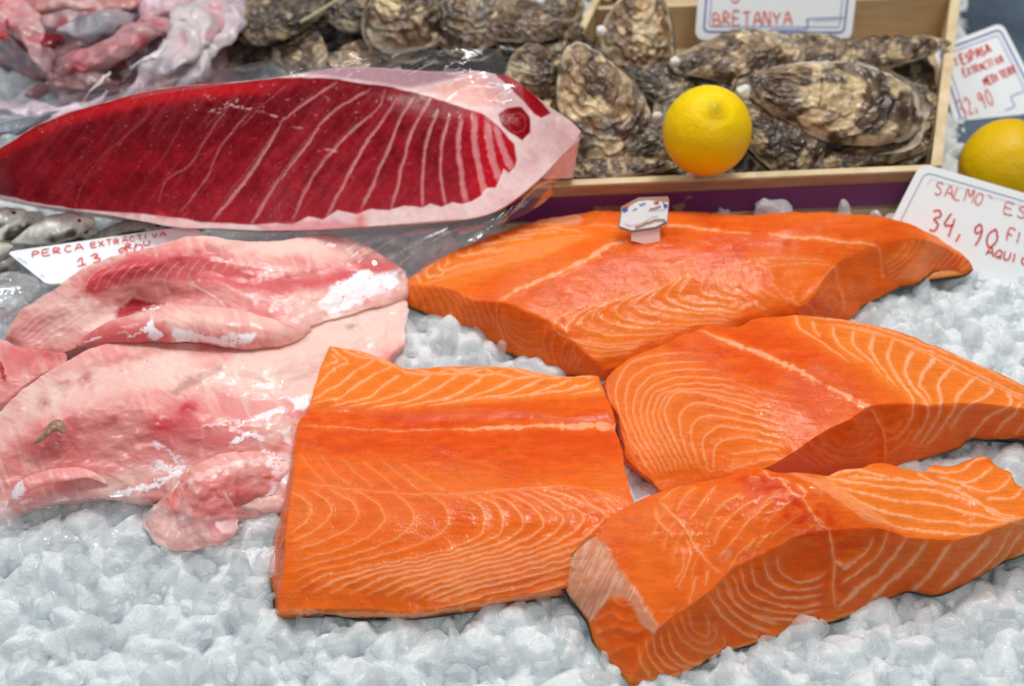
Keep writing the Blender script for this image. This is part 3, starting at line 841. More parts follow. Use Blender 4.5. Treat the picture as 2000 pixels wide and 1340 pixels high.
# --- piece four: front right
def piece_four():
    z = Z(1050, 860, 2.105)
    f = Marks()
    f.line(z([(500, 250), (560, 310), (610, 365), (650, 440), (700, 500), (765, 558)]), 3.2, .85, 2, .6)
    for pts in ([(590, 180), (540, 215), (500, 250)], [(655, 185), (600, 240), (568, 295)], [(735, 185), (680, 250), (625, 325)], [(835, 215), (760, 260), (705, 330), (690, 370)], [(905, 235), (810, 300), (750, 370), (725, 435)], [(960, 250), (860, 340), (800, 420), (740, 490)],
                [(610, 400), (625, 480), (600, 560), (570, 610)], [(590, 440), (600, 520), (560, 590)], [(560, 400), (500, 330), (480, 280)], [(900, 400), (830, 470), (790, 530)], [(960, 380), (900, 430)], [(650, 560), (640, 620), (620, 680)], [(700, 540), (690, 600)]):
        f.line(z(pts), 2.6, .7, 1.6, .4)
    # capillary net in the red patch
    for pts in ([(930, 115), (960, 150), (1000, 155), (1040, 175)], [(1000, 155), (1040, 210), (1090, 240), (1130, 300), (1190, 360)], [(1090, 240), (1105, 215), (1060, 175)], [(1130, 300), (1160, 350), (1200, 365)], [(870, 145), (920, 150)], [(1040, 210), (1030, 190)]):
        f.line(z(pts), 3.4, .8, 2.4, .9)
    for pts in ([(1180, 150), (1300, 172), (1450, 195), (1600, 205), (1750, 240), (1880, 290), (2000, 325)], [(1215, 185), (1330, 215), (1480, 250), (1620, 260), (1780, 300), (2000, 345)], [(1250, 215), (1400, 285), (1550, 320), (1700, 340), (1850, 350), (1940, 335)],
                [(1280, 150), (1450, 160), (1620, 175), (1700, 195), (1800, 250), (1900, 310), (2000, 330)], [(1300, 265), (1420, 335), (1560, 370), (1720, 385), (1830, 385)], [(1190, 140), (1320, 125), (1450, 150)],
                [(1600, 118), (1720, 132), (1790, 90), (1850, 68)], [(1640, 150), (1760, 172), (1850, 130), (1870, 105)], [(1740, 178), (1860, 212), (1930, 165), (1945, 140)], [(1850, 240), (1960, 235), (2000, 190)], [(1560, 130), (1660, 185), (1760, 200)]):
        f.line(z(pts), 5.4, .95, 4, .6)
    f.fam([z([(1040, 130), (1180, 200), (1300, 290), (1400, 355)]), z([(1180, 150), (1300, 235), (1440, 335), (1560, 395)])], 7, 1.8, .75)
    # front cut, right part
    for pts, w in (([(1440, 385), (1390, 480), (1250, 590)], 4), ([(1520, 405), (1430, 520), (1310, 620), (1235, 690)], 7), ([(1600, 415), (1520, 520), (1430, 600), (1370, 665)], 8), ([(1700, 425), (1620, 540), (1540, 625)], 7), ([(1860, 400), (1790, 480), (1720, 550), (1660, 615)], 8),
                   ([(1945, 370), (1880, 480), (1800, 560)], 4), ([(1995, 370), (1920, 480), (1860, 540)], 4), ([(2060, 340), (1990, 460), (1930, 510)], 5), ([(1380, 400), (1340, 470), (1240, 520)], 3)):
        f.line(z(pts), w * .8, .95, w, .4)
    f.line(z([(1195, 370), (1210, 430), (1218, 500), (1215, 600), (1218, 690)]), 3, .85)
    f.line(z([(1215, 490), (1260, 520), (1310, 490)]), 8, .9, 6, .8)
    f.fam([z([(560, 260), (500, 330), (470, 420)]), z([(700, 420), (640, 520), (640, 640)])], 5, 1.6, .45)
    f.fam([z([(1000, 200), (930, 260), (880, 350)]), z([(1150, 340), (1050, 400), (980, 440)])], 4, 1.6, .4)
    # U shaped arcs left of the seam
    f.fam([z([(990, 480), (1000, 540), (1060, 580), (1130, 575), (1195, 540)]), z([(850, 520), (880, 610), (980, 660), (1100, 670), (1200, 650)]), z([(780, 580), (820, 680), (920, 730), (1050, 740), (1180, 720)])], 6, 2.6, .75, 5)
    f.fam([z([(700, 640), (760, 720), (850, 790), (940, 830)]), z([(770, 570), (790, 640), (880, 720), (1020, 770)])], 3, 2.4, .7, 6)
    f.fam([z([(560, 740), (590, 820), (680, 870), (770, 850), (740, 770)]), z([(620, 700), (640, 780), (700, 810), (700, 740), (680, 690)])], 3, 2, .6)
    f.fam([z([(410, 830), (420, 900), (470, 990)]), z([(540, 780), (560, 860), (640, 920), (720, 900)])], 5, 2, .7, 5)
    f.line(z([(390, 990), (560, 965), (700, 900), (900, 825), (1100, 770), (1300, 710), (1500, 640)]), 4, .55, 4, .8)
    # wavy pale lines on the dark belly lumps
    for pts in ([(250, 690), (300, 650), (340, 680), (390, 670)], [(230, 740), (300, 710), (350, 740), (400, 730)], [(240, 790), (320, 770), (400, 790), (420, 770)], [(290, 880), (350, 850), (400, 840)], [(130, 450), (160, 470), (200, 460)], [(110, 500), (150, 520), (190, 510)]):
        f.line(z(pts), 3, .8, 3, .6)
    deep = lambda x, y: .8 * inpoly(x, y, z([(500, 830), (860, 500), (1200, 370), (1450, 380), (1350, 560), (1200, 690), (800, 790), (500, 900)]), 26) + .3 * blob(x, y, 1500, 960, 120, 60)
    light = lambda x, y: inpoly(x, y, z([(1150, 140), (1600, 100), (2050, 100), (2050, 380), (1600, 400), (1300, 280)]), 10)
    red = lambda x, y: .85 * blob(x, y, 1545, 980, 105, 42, -38) + .35 * blob(x, y, 1590, 1035, 60, 30) + .5 * blob(x, y, 1490, 930, 60, 22)

    def memb(x, y):
        m = inpoly(x, y, z([(230, 385), (290, 440), (330, 520), (370, 570), (420, 630), (450, 700), (500, 760), (480, 800), (420, 760), (385, 660), (300, 640), (250, 700), (210, 740), (130, 660), (100, 580), (110, 520), (160, 430)]), 5)
        return m

    def extra(c, x, y, X, Y):
        # streaky silvery membrane
        m = inpoly(X, Y, z([(230, 385), (330, 520), (420, 630), (500, 760), (380, 660), (300, 640), (210, 740), (100, 600), (160, 430)]), 6)
        s = n2((x * .9 + y * .45) / 3.5, (y * .9 - x * .45) / 40, 71, 2)
        c = mix(c, srgb(250, 205, 180), np.clip(m * s * 1.2, 0, .5))
        d = inpoly(X, Y, z([(235, 720), (290, 660), (360, 660), (410, 720), (440, 800), (400, 950), (300, 880)]), 6)
        return mix(c, srgb(228, 88, 18), d * .65)
    o = slab('salmon_fillet',
             S=[(1283, 1228, .030), (1316, 1203, .033), (1354, 1180, .036), (1392, 1151, .039), (1420, 1124, .041), (1454, 1100, .044), (1501, 1076, .047), (1553, 1050, .049), (1620, 1037, .050), (1691, 1030, .049), (1734, 1037, .047), (1777, 1049, .044), (1857, 1054, .041), (1905, 1044, .040), (1971, 1021, .040), (2000, 1012, .040), (2060, 995, .040)],
             N=[(1170, 1040, .038), (1192, 1007, .041), (1240, 981, .044), (1287, 960, .047), (1335, 945, .050), (1401, 931, .053), (1444, 917, .055), (1487, 911, .056), (1525, 919, .056), (1572, 922, .055), (1615, 926, .053), (1639, 916, .052), (1682, 912, .050), (1701, 903, .050), (1739, 903, .048), (1762, 910, .046), (1805, 917, .044), (1820, 905, .043), (1857, 907, .042), (1900, 892, .042), (1933, 891, .041), (1948, 907, .040), (1976, 922, .039), (1988, 945, .038), (2020, 965, .037), (2060, 980, .036)],
             W=[(1283, 1228, .030), (1262, 1190, .033), (1240, 1155, .035), (1207, 1107, .037), (1180, 1065, .038), (1170, 1040, .038)],
             E=[(2060, 995, .040), (2064, 988, .038), (2060, 980, .036)],
             bW=[(1230, 1338, .002), (1216, 1316, .002), (1188, 1287, .003), (1159, 1254, .003), (1145, 1213, .005), (1112, 1175, .010), (1098, 1145, .014), (1103, 1107, .020), (1131, 1069, .028), (1160, 1046, .034)],
             bS=[(1230, 1338, .002), (1287, 1330, .002), (1354, 1305, .002), (1420, 1274, .002), (1477, 1259, .002), (1525, 1240, .002), (1596, 1221, .002), (1644, 1211, .002), (1715, 1178, .003), (1777, 1155, .004), (1829, 1164, .004), (1876, 1145, .005), (1929, 1116, .006), (1962, 1097, .007), (2000, 1083, .008), (2060, 1055, .009)],
             nu=470, nv=230, ns=110, smooth=12, warp=.0013, material=M['salmon'], paint=salmon_paint(f, deep, light, red, memb, seed=12, relief=.0005, extra=extra), zb=.004,
             bump=lambda u, v: .004 * np.sin(np.pi * np.clip(u * 1.5, 0, 1)) * np.sin(np.pi * v), lump=.0012, lumpf=28, seed=13, bulge=.0015, skin=.0018)
    tag(o, 'thick salmon fillet at lower right with a red patch and a pale membrane end', 'salmon fillet', 'orange salmon fillets on ice')


piece_one(); piece_two(); piece_three(); piece_four()
# ================================================================== TUNA LOIN IN ITS BAG
def tuna():
    a = Z(0, 0, 2.851); b = Z(500, 0, 2.851)
    f = Marks()
    L = [([(291, 189), (288, 224), (245, 268), (210, 295), (165, 351), (147, 403)], 1.6, .35),
         ([(449, 203), (403, 270), (375, 316), (326, 351), (309, 393)], 1.8, .5),
         ([(491, 217), (438, 274), (415, 320), (403, 347), (351, 417)], 1.8, .55),
         ([(658, 160), (588, 207), (553, 238), (526, 281), (480, 351), (417, 428)], 3.4, .8),
         ([(724, 172), (640, 228), (588, 298), (535, 368), (491, 438)], 3.4, .8),
         ([(755, 174), (738, 210), (675, 267), (616, 337), (572, 428)], 2.8, .75),
         ([(785, 180), (753, 224), (703, 298), (668, 368), (640, 424)], 3, .8),
         ([(812, 187), (781, 231), (753, 305), (706, 408)], 3, .85),
         ([(842, 194), (805, 256), (788, 316), (765, 408)], 3.4, .9),
         ([(858, 215), (833, 270), (826, 333), (824, 406)], 3.4, .95),
         ([(880, 222), (865, 267), (861, 333), (870, 404)], 3.8, .95),
         ([(902, 226), (896, 281), (900, 337), (912, 396)], 6, .95),
         ([(925, 222), (928, 281), (938, 345), (949, 386)], 8, 1),
         ([(950, 232), (959, 300), (976, 350)], 10, 1), ([(966, 242), (986, 300), (1002, 330)], 9, 1),
         ([(560, 165), (520, 200), (470, 250)], 1.2, .4), ([(620, 175), (560, 230), (500, 310), (430, 400)], 1.1, .35), ([(690, 190), (610, 260), (560, 330), (520, 400)], 1.1, .35),
         ([(470, 175), (430, 220), (400, 250)], 1.2, .3), ([(700, 230), (640, 300), (600, 360)], 1, .3), ([(360, 230), (330, 290), (290, 340)], 1.1, .3), ([(250, 240), (200, 300), (120, 370)], 1.2, .25)]
    for p, wd, s in L:
        f.line(p, wd, s, wd * 1.25, .22)
    sc = Marks()
    sc.line(a([(1130, 530), (1280, 580), (1450, 625), (1600, 665)]), 5, .8, 3, 1.5)
    sc.line(a([(1150, 620), (1290, 585), (1330, 540)]), 2.5, .6, 2, 1.5)
    sc.line(b([(380, 830), (450, 840)]), 4, .6).line(b([(200, 710), (260, 715)]), 4, .5)
    red = [(-60, 330), (0, 290), (70, 245), (140, 217), (228, 193), (298, 175), (351, 168), (456, 162), (544, 151), (596, 151), (658, 154), (717, 164), (763, 168), (798, 178), (833, 188), (872, 198), (905, 212), (940, 222), (955, 230), (985, 258), (1004, 282), (1010, 312),
           (1005, 326), (994, 338), (984, 330), (975, 350), (967, 366), (950, 366), (938, 383), (922, 392), (903, 398), (885, 395), (861, 404), (838, 398), (823, 406), (790, 402), (760, 410), (725, 408), (696, 418), (660, 412), (633, 427), (600, 424), (570, 439), (540, 436), (500, 440), (450, 436), (403, 434), (316, 421), (245, 417), (140, 407), (70, 396), (0, 381), (-60, 368)]
    strip = [(966, 133), (1009, 154), (1047, 189), (1077, 221), (1058, 232), (1044, 224), (1026, 203), (998, 175), (970, 147)]
    block = [(837, 176), (886, 160), (931, 148), (952, 161), (984, 189), (966, 207), (921, 209), (868, 193)]

    def paint(x, y, V, nrm):
        jx = 2.4 * n2(x / 30, y / 30, 3, 2); jy = 2.4 * n2(x / 30, y / 30, 8, 2)
        X, Y = x + jx, y + jy
        c = np.tile(srgb(238, 196, 198), (len(x), 1))
        c = mix(c, srgb(250, 225, 222), np.clip(.4 + .8 * n2(x / 40, y / 40, 9), 0, 1))
        r = inpoly(X, Y, red, 2.0)
        base = mix(srgb(122, 4, 18), srgb(152, 14, 32), np.clip(.5 + n2(x / 25, y / 25, 4, 3) * 1.1, 0, 1))
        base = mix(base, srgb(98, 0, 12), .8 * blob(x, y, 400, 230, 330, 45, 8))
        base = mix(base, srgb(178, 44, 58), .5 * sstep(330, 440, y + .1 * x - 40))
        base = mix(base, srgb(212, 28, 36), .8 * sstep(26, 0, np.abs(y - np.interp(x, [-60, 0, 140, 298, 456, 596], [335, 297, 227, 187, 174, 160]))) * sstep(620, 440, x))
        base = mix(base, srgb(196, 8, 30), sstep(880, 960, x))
        sk = n2((x + .75 * y) / 9, (y - .75 * x) / 90, 77, 3)
        base = mix(base, srgb(196, 70, 84), np.clip(sk * .4, 0, .16))
        base = base * (1 + .10 * n2(x / 3, y / 3, 12, 2))[:, None]
        m = np.clip(f.eval(X, Y, 3.6, 1.25), 0, 1) * np.clip(.35 + (x + .9 * y - 420) / 500, .25, 1)
        base = mix(base, srgb(228, 146, 150), m * .8)
        cr = np.clip(sc.eval(X, Y, 3), 0, 1) * (n2(x / 5, y / 5, 33, 2) > -.1)
        frost = (n2(x / 5, y / 5, 41, 2) > .70) * (.6 * blob(x, y, 470, 200, 220, 60) + .8 * blob(x, y, 820, 205, 130, 22) + .25)
        base = mix(base, srgb(235, 190, 185), np.clip(cr * .8 + frost * .5, 0, 1))
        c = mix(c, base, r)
        ring = inpoly(X, Y, [(972, 222), (990, 210), (1018, 208), (1035, 230), (1037, 260), (1020, 276), (1000, 262), (980, 245)], 2)
        d = np.hypot((x - 1010) / 30, (y - 240) / 34)
        rc = mix(srgb(140, 4, 20), srgb(190, 40, 50), (np.sin(d * 14 + .5 * n2(x / 12, y / 12, 2)) > .75) * 1.0)
        c = mix(c, rc, ring)
        st = inpoly(X, Y, strip, 2)
        c = mix(c, mix(srgb(176, 14, 32), srgb(120, 30, 40), (np.sin((x - y * 1.1) / 2.8) > .5) * .5), st)
        c = mix(c, srgb(244, 178, 166), inpoly(X, Y, block, 5) * .85)
        c = mix(c, srgb(226, 130, 140), .6 * inpoly(X, Y, [(500, 440), (640, 430), (716, 440), (700, 455), (520, 455)], 6))
        c = mix(c, srgb(225, 60, 70), .6 * blob(x, y, 705, 430, 12, 16) + .6 * blob(x, y, 310, 420, 60, 8) * (n2(x / 10, y / 10, 5) > 0))
        # skin side behind, seen through the bag: mauve pink
        c = mix(c, srgb(182, 138, 150), .92 * inpoly(x, y, [(-60, 260), (300, 160), (540, 140), (600, 143), (700, 156), (800, 172), (900, 150), (960, 125), (950, 80), (500, 90), (-60, 240)], 5) * (1 - r))
        dd = .00015 * n2(x / 20, y / 20, 6, 2) - .0006 * m * r
        return c, dd

    o = slab('tuna_loin',
             S=[(-70, 378, .050), (0, 386, .050), (70, 400, .048), (140, 411, .047), (210, 421, .046), (281, 434, .045), (351, 446, .044), (430, 448, .043), (508, 452, .042), (570, 451, .041), (640, 449, .041), (745, 442, .043), (851, 434, .046), (921, 428, .049), (973, 412, .053), (1019, 381, .060), (1061, 344, .068), (1096, 306, .077), (1121, 281, .083), (1134, 255, .088)],
             N=[(-70, 330, .075), (0, 288, .085), (70, 244, .092), (140, 216, .096), (228, 192, .100), (298, 174, .102), (351, 167, .103), (456, 158, .105), (549, 148, .106), (660, 130, .107), (760, 124, .108), (880, 118, .110), (930, 118, .110), (966, 130, .110), (1009, 152, .110), (1047, 184, .107), (1079, 210, .103), (1110, 232, .096), (1134, 255, .088)],
             W=[(-70, 378, .050), (-72, 355, .062), (-70, 330, .075)],
             E=[(1134, 255, .088), (1134.5, 254.5, .088), (1134, 255, .088)],
             bS=[(-70, 378, .010), (100, 412, .012), (281, 436, .014), (508, 454, .014), (745, 444, .014), (921, 430, .014), (1019, 386, .015), (1096, 312, .02), (1125, 282, .022), (1134, 262, .026)],
             bN=None, nu=560, nv=250, ns=40, smooth=6, material=M['tuna'], paint=paint, zb=.05,
             bump=lambda u, v: -.010 * np.exp(-((u - .76) / .11) ** 2 - ((v - .9) / .2) ** 2) + .006 * np.exp(-((u - .85) / .03) ** 2 - ((v - .88) / .12) ** 2) + .002 * np.sin(np.pi * u) * np.sin(np.pi * v),
             lump=.0008, lumpf=18, seed=3, skin=None)
    tag(o, 'long dark red tuna loin with a white fat rim, wrapped in clear plastic', 'tuna loin')

    # the clear bag: a film laid loosely over the upper side and hanging off on the right
    def film(name, S, N, W, E, nu, nv, seed, wr=.0022, material='film', bump=None, ang=.3):
        eS, eN, eW, eE = edge3(S, nu), edge3(N, nu), edge3(W, nv), edge3(E, nv)
        G = coons(eS, eN, eW, eE)
        u, v = np.meshgrid(np.linspace(0, 1, nu), np.linspace(0, 1, nv))
        if bump is not None: G[..., 2] += bump(u, v)
        V = G.reshape(-1, 3)
        ca, sa = math.cos(ang), math.sin(ang)
        X = V[:, 0] * ca + V[:, 1] * sa; Y = -V[:, 0] * sa + V[:, 1] * ca
        q = np.stack([X * 9, Y * 55, V[:, 2] * 10], 1)
        rg = 1 - np.abs(fbm(q, seed, 2)) * 2.2
        q2 = np.stack([Y * 16, X * 16, V[:, 2] * 12], 1)
        h = wr * (np.clip(rg, 0, 1) ** 3 + .7 * (1 - np.abs(fbm(q2, seed + 5, 2)) * 2))
        i = np.arange(nu * nv).reshape(nv, nu)
        F = np.stack([i[:-1, :-1], i[:-1, 1:], i[1:, 1:], i[1:, :-1]], -1).reshape(-1, 4)
        nn = vnormals(V, F)
        V = V + nn * h[:, None]
        return V, F
    parts = []
    parts.append(film('a', [(250, 196, .105), (420, 170, .110), (549, 152, .111), (660, 157, .110), (760, 172, .108), (850, 196, .106), (920, 208, .107), (975, 205, .110), (1030, 215, .110)],
                      [(290, 168, .098), (420, 140, .104), (530, 118, .110), (610, 106, .116), (720, 101, .120), (820, 101, .122), (900, 102, .121), (962, 99, .120), (990, 128, .116)],
                      [(250, 196, .105), (270, 180, .104), (290, 168, .098)], [(1030, 215, .110), (1015, 170, .114), (990, 128, .116)], 260, 70, 3, .0024))
    parts.append(film('b', [(500, 466, .038), (640, 462, .038), (745, 452, .040), (851, 443, .043), (930, 434, .047), (980, 415, .053), (1024, 384, .061), (1066, 346, .069), (1100, 308, .078), (1138, 256, .090)],
                      [(520, 480, .030), (640, 500, .030), (730, 520, .034), (800, 545, .038), (840, 520, .042), (880, 492, .044), (960, 452, .046), (1040, 415, .050), (1092, 372, .056), (1098, 300, .080)],
                      [(500, 466, .038), (510, 474, .034), (520, 480, .030)], [(1138, 256, .090), (1120, 280, .085), (1098, 300, .080)], 260, 60, 9, .0028, ang=.6))
    parts.append(film('c', [(-60, 300, .098), (60, 250, .1), (160, 215, .102), (250, 194, .105)], [(-60, 240, .07), (60, 215, .075), (160, 185, .085), (290, 166, .098)],
                      [(-60, 300, .098), (-60, 270, .085), (-60, 240, .07)], [(250, 194, .105), (270, 180, .102), (290, 166, .098)], 120, 50, 13, .0022))
    Vs, Fs, off = [], [], 0
    for V, F in parts:
        Vs.append(V); Fs.append(F + off); off += len(V)
    o = mesh_obj('plastic_bag', np.vstack(Vs), np.vstack(Fs), M['film'])
    tag(o, 'clear wrinkled plastic bag around the red tuna loin', 'plastic bag')
    # mauve folded underside of the bag on the ice
    tuna.film = film


tuna()


def low_film():
    V, F = tuna.film('x', [(-40, 1080, .010), (60, 1110, .010), (200, 1150, .009), (330, 1168, .010), (450, 1165, .010), (560, 1120, .011)],
                     [(-40, 960, .016), (100, 960, .018), (250, 960, .018), (330, 1000, .02), (420, 1010, .02), (560, 950, .014)],
                     [(-40, 1080, .010), (-40, 1020, .014), (-40, 960, .016)], [(560, 1120, .011), (560, 1030, .013), (560, 950, .014)], 220, 90, 31, .0028, ang=.2)
    o = mesh_obj('plastic_film', V, F, M['film_wet'])
    tag(o, 'clear wet plastic film on the ice below the pink perch fillets', 'plastic film')
    # clear bag corner bulging at the left edge
    c = P(18, 580, .018)
    bm = bmesh.new(); bmesh.ops.create_icosphere(bm, subdivisions=5, radius=1)
    V = np.array([v.co[:] for v in bm.verts]); F = np.array([[v.index for v in f.verts] for f in bm.faces]); bm.free()
    V = V * (1 + .12 * fbm(V * 2.2, 4, 2) + .05 * np.abs(fbm(V * 5, 7, 2)))[:, None] * np.array([.020, .018, .013]) + c
    o = mesh_obj('plastic_bag_corner', V, F, M['film_milky'])
    tag(o, 'small bulging corner of clear bag left of the perch price tag', 'plastic bag')


low_film()
# ================================================================== PINK PERCH FILLETS
PK = srgb(236, 168, 162); PK_W = srgb(242, 210, 200); PK_R = srgb(212, 84, 90); PK_D = srgb(176, 26, 42); WHT = srgb(248, 238, 242); PK_M = srgb(222, 130, 130)


def perch_paint(red=None, white=None, pale=None, dark=None, lines=None, wl=None, brown=None, seed=0, base=PK):
    def f(x, y, V, nrm):
        jx = 9 * n2(x / 26, y / 26, seed, 3) + 5 * n2(x / 7, y / 7, seed + 1, 2)
        jy = 9 * n2(x / 26, y / 26, seed + 2, 3) + 4 * n2(x / 7, y / 7, seed + 3, 2)
        X, Y = x + jx, y + jy
        c = np.tile(base, (len(x), 1))
        nz = n2(x / 110, y / 70, seed + 5, 3)
        c = mix(c, PK_W, np.clip(.28 + nz * 1.3, 0, .85))
        c = mix(c, PK_M, np.clip(-nz * .9, 0, .6))
        st = n2((x + y * .6) / 50, (y - x * .5) / 6, seed + 6, 3)
        c = mix(c, PK_M, np.clip(st * 1.0, 0, .5))
        st = n2((x - y * .4) / 9, (y + x * .4) / 50, seed + 16, 3)
        c = mix(c, PK_W, np.clip(st * 1.1, 0, .5))
        if pale is not None: c = mix(c, PK_W, pale(X, Y))
        if red is not None: c = mix(c, PK_R, np.clip(red(X, Y), 0, 1))
        if dark is not None: c = mix(c, PK_D, np.clip(dark(X, Y), 0, 1))
        if lines is not None: c = mix(c, srgb(250, 222, 220), np.clip(lines.eval(x + jx * .3, y + jy * .3, 3), 0, 1) * .6)
        if brown is not None: c = mix(c, srgb(160, 120, 95), np.clip(brown(X, Y), 0, 1))
        d = .0007 * n2(x / 34, y / 16, seed + 8, 3)
        if white is not None:
            w_ = np.clip(white(X, Y), 0, 1)
            if wl is not None: w_ = np.maximum(w_, np.clip(wl.eval(X, Y, 2.5), 0, 1))
            w_ = w_ * (n2(x / 5, y / 5, seed + 9, 2) > -.55)
            c = mix(c, WHT, w_)
            d = d + .0003 * w_
        return c, d
    return f


def perch():
    z = Z(0, 400, 2.351); q = Z(0, 800, 2.481)
    # --- upper fillet
    ln = Marks()
    ln.fam([z([(60, 600), (180, 500), (300, 440), (430, 440)]), z([(160, 660), (260, 600), (380, 520), (440, 470)])], 6, 2.5, .8)
    ln.fam([z([(380, 400), (420, 330), (500, 270)]), z([(1180, 280), (1200, 260), (1210, 230)])], 16, 2, .6)
    ln.line(z([(870, 360), (950, 400), (1010, 440), (1040, 485)]), 4, .9)
    up_red = lambda x, y: (.85 * inpoly(x, y, z([(380, 400), (440, 300), (600, 240), (800, 210), (1000, 220), (1150, 290), (1300, 330), (1480, 320), (1700, 230), (1850, 230), (1880, 290), (1500, 380), (1250, 420), (1000, 360), (800, 340), (600, 350), (450, 420)]), 16)
                           + .5 * inpoly(x, y, z([(560, 380), (900, 360), (1250, 440), (1330, 520), (1250, 600), (1050, 500), (700, 420)]), 25) + .5 * blob(x, y, 190, 480 + 60, 90, 30, 20)
                           + .45 * blob(x, y, 60, 640, 60, 30))
    up_dark = lambda x, y: .95 * inpoly(x, y, z([(530, 500), (590, 440), (680, 440), (760, 450), (660, 490), (560, 530)]), 5) + .6 * blob(x, y, 560, 547, 22, 7) + .4 * blob(x, y, 350, 505, 140, 9, 15) + .5 * blob(x, y, 110, 690, 60, 12)
    up_white = lambda x, y: inpoly(x, y, z([(1690, 285), (1740, 320), (1820, 300), (1835, 370), (1700, 425), (1600, 480), (1520, 510), (1480, 450), (1520, 370), (1620, 320)]), 4) + .8 * inpoly(x, y, z([(650, 490), (700, 465), (800, 455), (960, 470), (960, 485), (800, 480), (700, 500)]), 3)
    up_pale = lambda x, y: .9 * inpoly(x, y, z([(900, 140), (1500, 150), (1500, 230), (1200, 230), (1000, 200)]), 12) + .6 * inpoly(x, y, z([(1350, 400), (1500, 380), (1500, 520), (1300, 600)]), 20) + .5 * blob(x, y, 100, 640, 70, 40)
    o = slab('perch_fillet',
             S=[(25, 660, .012), (60, 686, .014), (120, 690, .016), (180, 660, .020), (230, 625, .026), (300, 612, .030), (400, 618, .032), (480, 640, .030), (560, 650, .027), (620, 632, .024), (700, 610, .020), (784, 585, .014)],
             N=[(12, 655, .014), (40, 605, .024), (110, 560, .036), (170, 520, .044), (250, 492, .050), (330, 470, .054), (370, 461, .054), (410, 462, .052), (470, 470, .046), (560, 466, .038), (640, 458, .032), (720, 478, .028), (790, 530, .022)],
             W=[(25, 660, .012), (16, 660, .012), (12, 655, .014)], E=[(784, 585, .014), (795, 560, .018), (790, 530, .022)],
             bS=[(25, 668, .002), (60, 696, .002), (120, 700, .003), (180, 676, .006), (230, 650, .008), (300, 650, .010), (400, 650, .010), (480, 660, .010), (560, 656, .010), (620, 640, .010), (700, 616, .008), (790, 590, .006)],
             nu=400, nv=220, ns=26, smooth=8, material=M['perch'], paint=perch_paint(up_red, up_white, up_pale, up_dark, ln, seed=3), zb=.006,
             bump=lambda u, v: .006 * np.sin(np.pi * u) * np.sin(np.pi * v) - .009 * np.exp(-((u - .36) / .12) ** 2 - ((v - .25) / .13) ** 2) + .004 * np.exp(-((u - .25) / .16) ** 2 - ((v - .62) / .12) ** 2) - .003 * np.exp(-((u - .62) / .2) ** 2 - ((v - .5) / .1) ** 2),
             warp=.0018, lump=.0022, lumpf=22, seed=9, bulge=.002)
    tag(o, 'pink perch fillet arching over its price tag, white patch at its right end', 'perch fillet', 'pink perch fillets')
    # --- rolled strip
    wl = Marks()
    wl.line(z([(540, 585), (600, 590), (680, 560), (700, 510)]), 4, 1, 3, .8).line(z([(600, 590), (585, 615)]), 3, 1).line(z([(700, 590), (720, 620), (745, 645)]), 3, .9, 2).line(z([(380, 625), (470, 610)]), 4, .9, 2)
    st_w = lambda x, y: inpoly(x, y, z([(800, 565), (870, 572), (900, 600), (1000, 615), (1060, 590), (1130, 585), (1190, 600), (1150, 640), (1030, 650), (940, 635), (830, 635), (800, 600)]), 3) + inpoly(x, y, z([(670, 570), (700, 510), (715, 560), (740, 590), (720, 610), (670, 600)]), 3)
    st_r = lambda x, y: .8 * inpoly(x, y, z([(340, 600), (500, 540), (760, 540), (800, 620), (700, 700), (420, 710)]), 14) + .3 * blob(x, y, 600, 640, 60, 14)
    st_d = lambda x, y: .7 * inpoly(x, y, z([(340, 650), (480, 690), (700, 690), (720, 720), (420, 720), (340, 690)]), 10)
    sp = [P(150, 672, .030), P(200, 655, .036), P(270, 640, .041), P(340, 632, .044), P(420, 634, .042), P(500, 648, .036), P(560, 650, .030), P(600, 640, .024)]

    def sp_paint(x, y, V):
        return perch_paint(st_r, st_w, lambda X, Y: .5 * inpoly(X, Y, z([(800, 490), (1250, 480), (1250, 560), (800, 560)]), 20), st_d, None, wl, seed=15)(x, y, V, None)[0]
    o = sweep('perch_strip', sp, [.002, .0075, .0105, .0125, .013, .0125, .010, .003], M['perch'], flat=.72, nseg=160, nring=340, warp=.0012, lump=.22, lumpf=38, seed=4, paint=sp_paint)
    tag(o, 'narrow rolled strip of pink perch flesh with white flecks lying across the fillets', 'fish strip')
    # --- long middle fillet with the pale tail to the right
    wl = Marks()
    wl.line(z([(520, 1330), (700, 1290), (850, 1230), (1000, 1195), (1100, 1180), (1200, 1155), (1340, 1180)]), 12, 1, 16, .9)
    wl.line(z([(1050, 1110), (1130, 1065), (1220, 1070)]), 10, 1, 12, .8).line(z([(1080, 1010), (1200, 970), (1310, 950)]), 7, .9, 12, .9).line(z([(720, 1200), (800, 1215), (860, 1190)]), 14, .8, 10, 1).line(z([(700, 1100), (780, 1130), (830, 1180)]), 6, .6, 12, 1)
    wl.line(z([(880, 1040), (1000, 1010), (1100, 990)]), 3, .5, 5, 1)
    c_w = lambda x, y: inpoly(x, y, z([(1290, 880), (1420, 870), (1400, 960), (1350, 950), (1340, 900)]), 4) + inpoly(x, y, z([(1285, 1035), (1340, 1020), (1345, 1110), (1310, 1080)]), 4) + .8 * inpoly(x, y, z([(1210, 1150), (1345, 1150), (1335, 1300), (1240, 1280), (1290, 1200)]), 6)
    c_r = lambda x, y: (.55 * inpoly(x, y, z([(350, 930), (900, 900), (1300, 1100), (1340, 1340), (700, 1200), (300, 1300), (100, 1100)]), 40) + .5 * blob(x, y, 640, 960, 60, 40) + .6 * blob(x, y, 370, 800, 28, 18, 40) + .5 * blob(x, y, 315, 830, 22, 20))
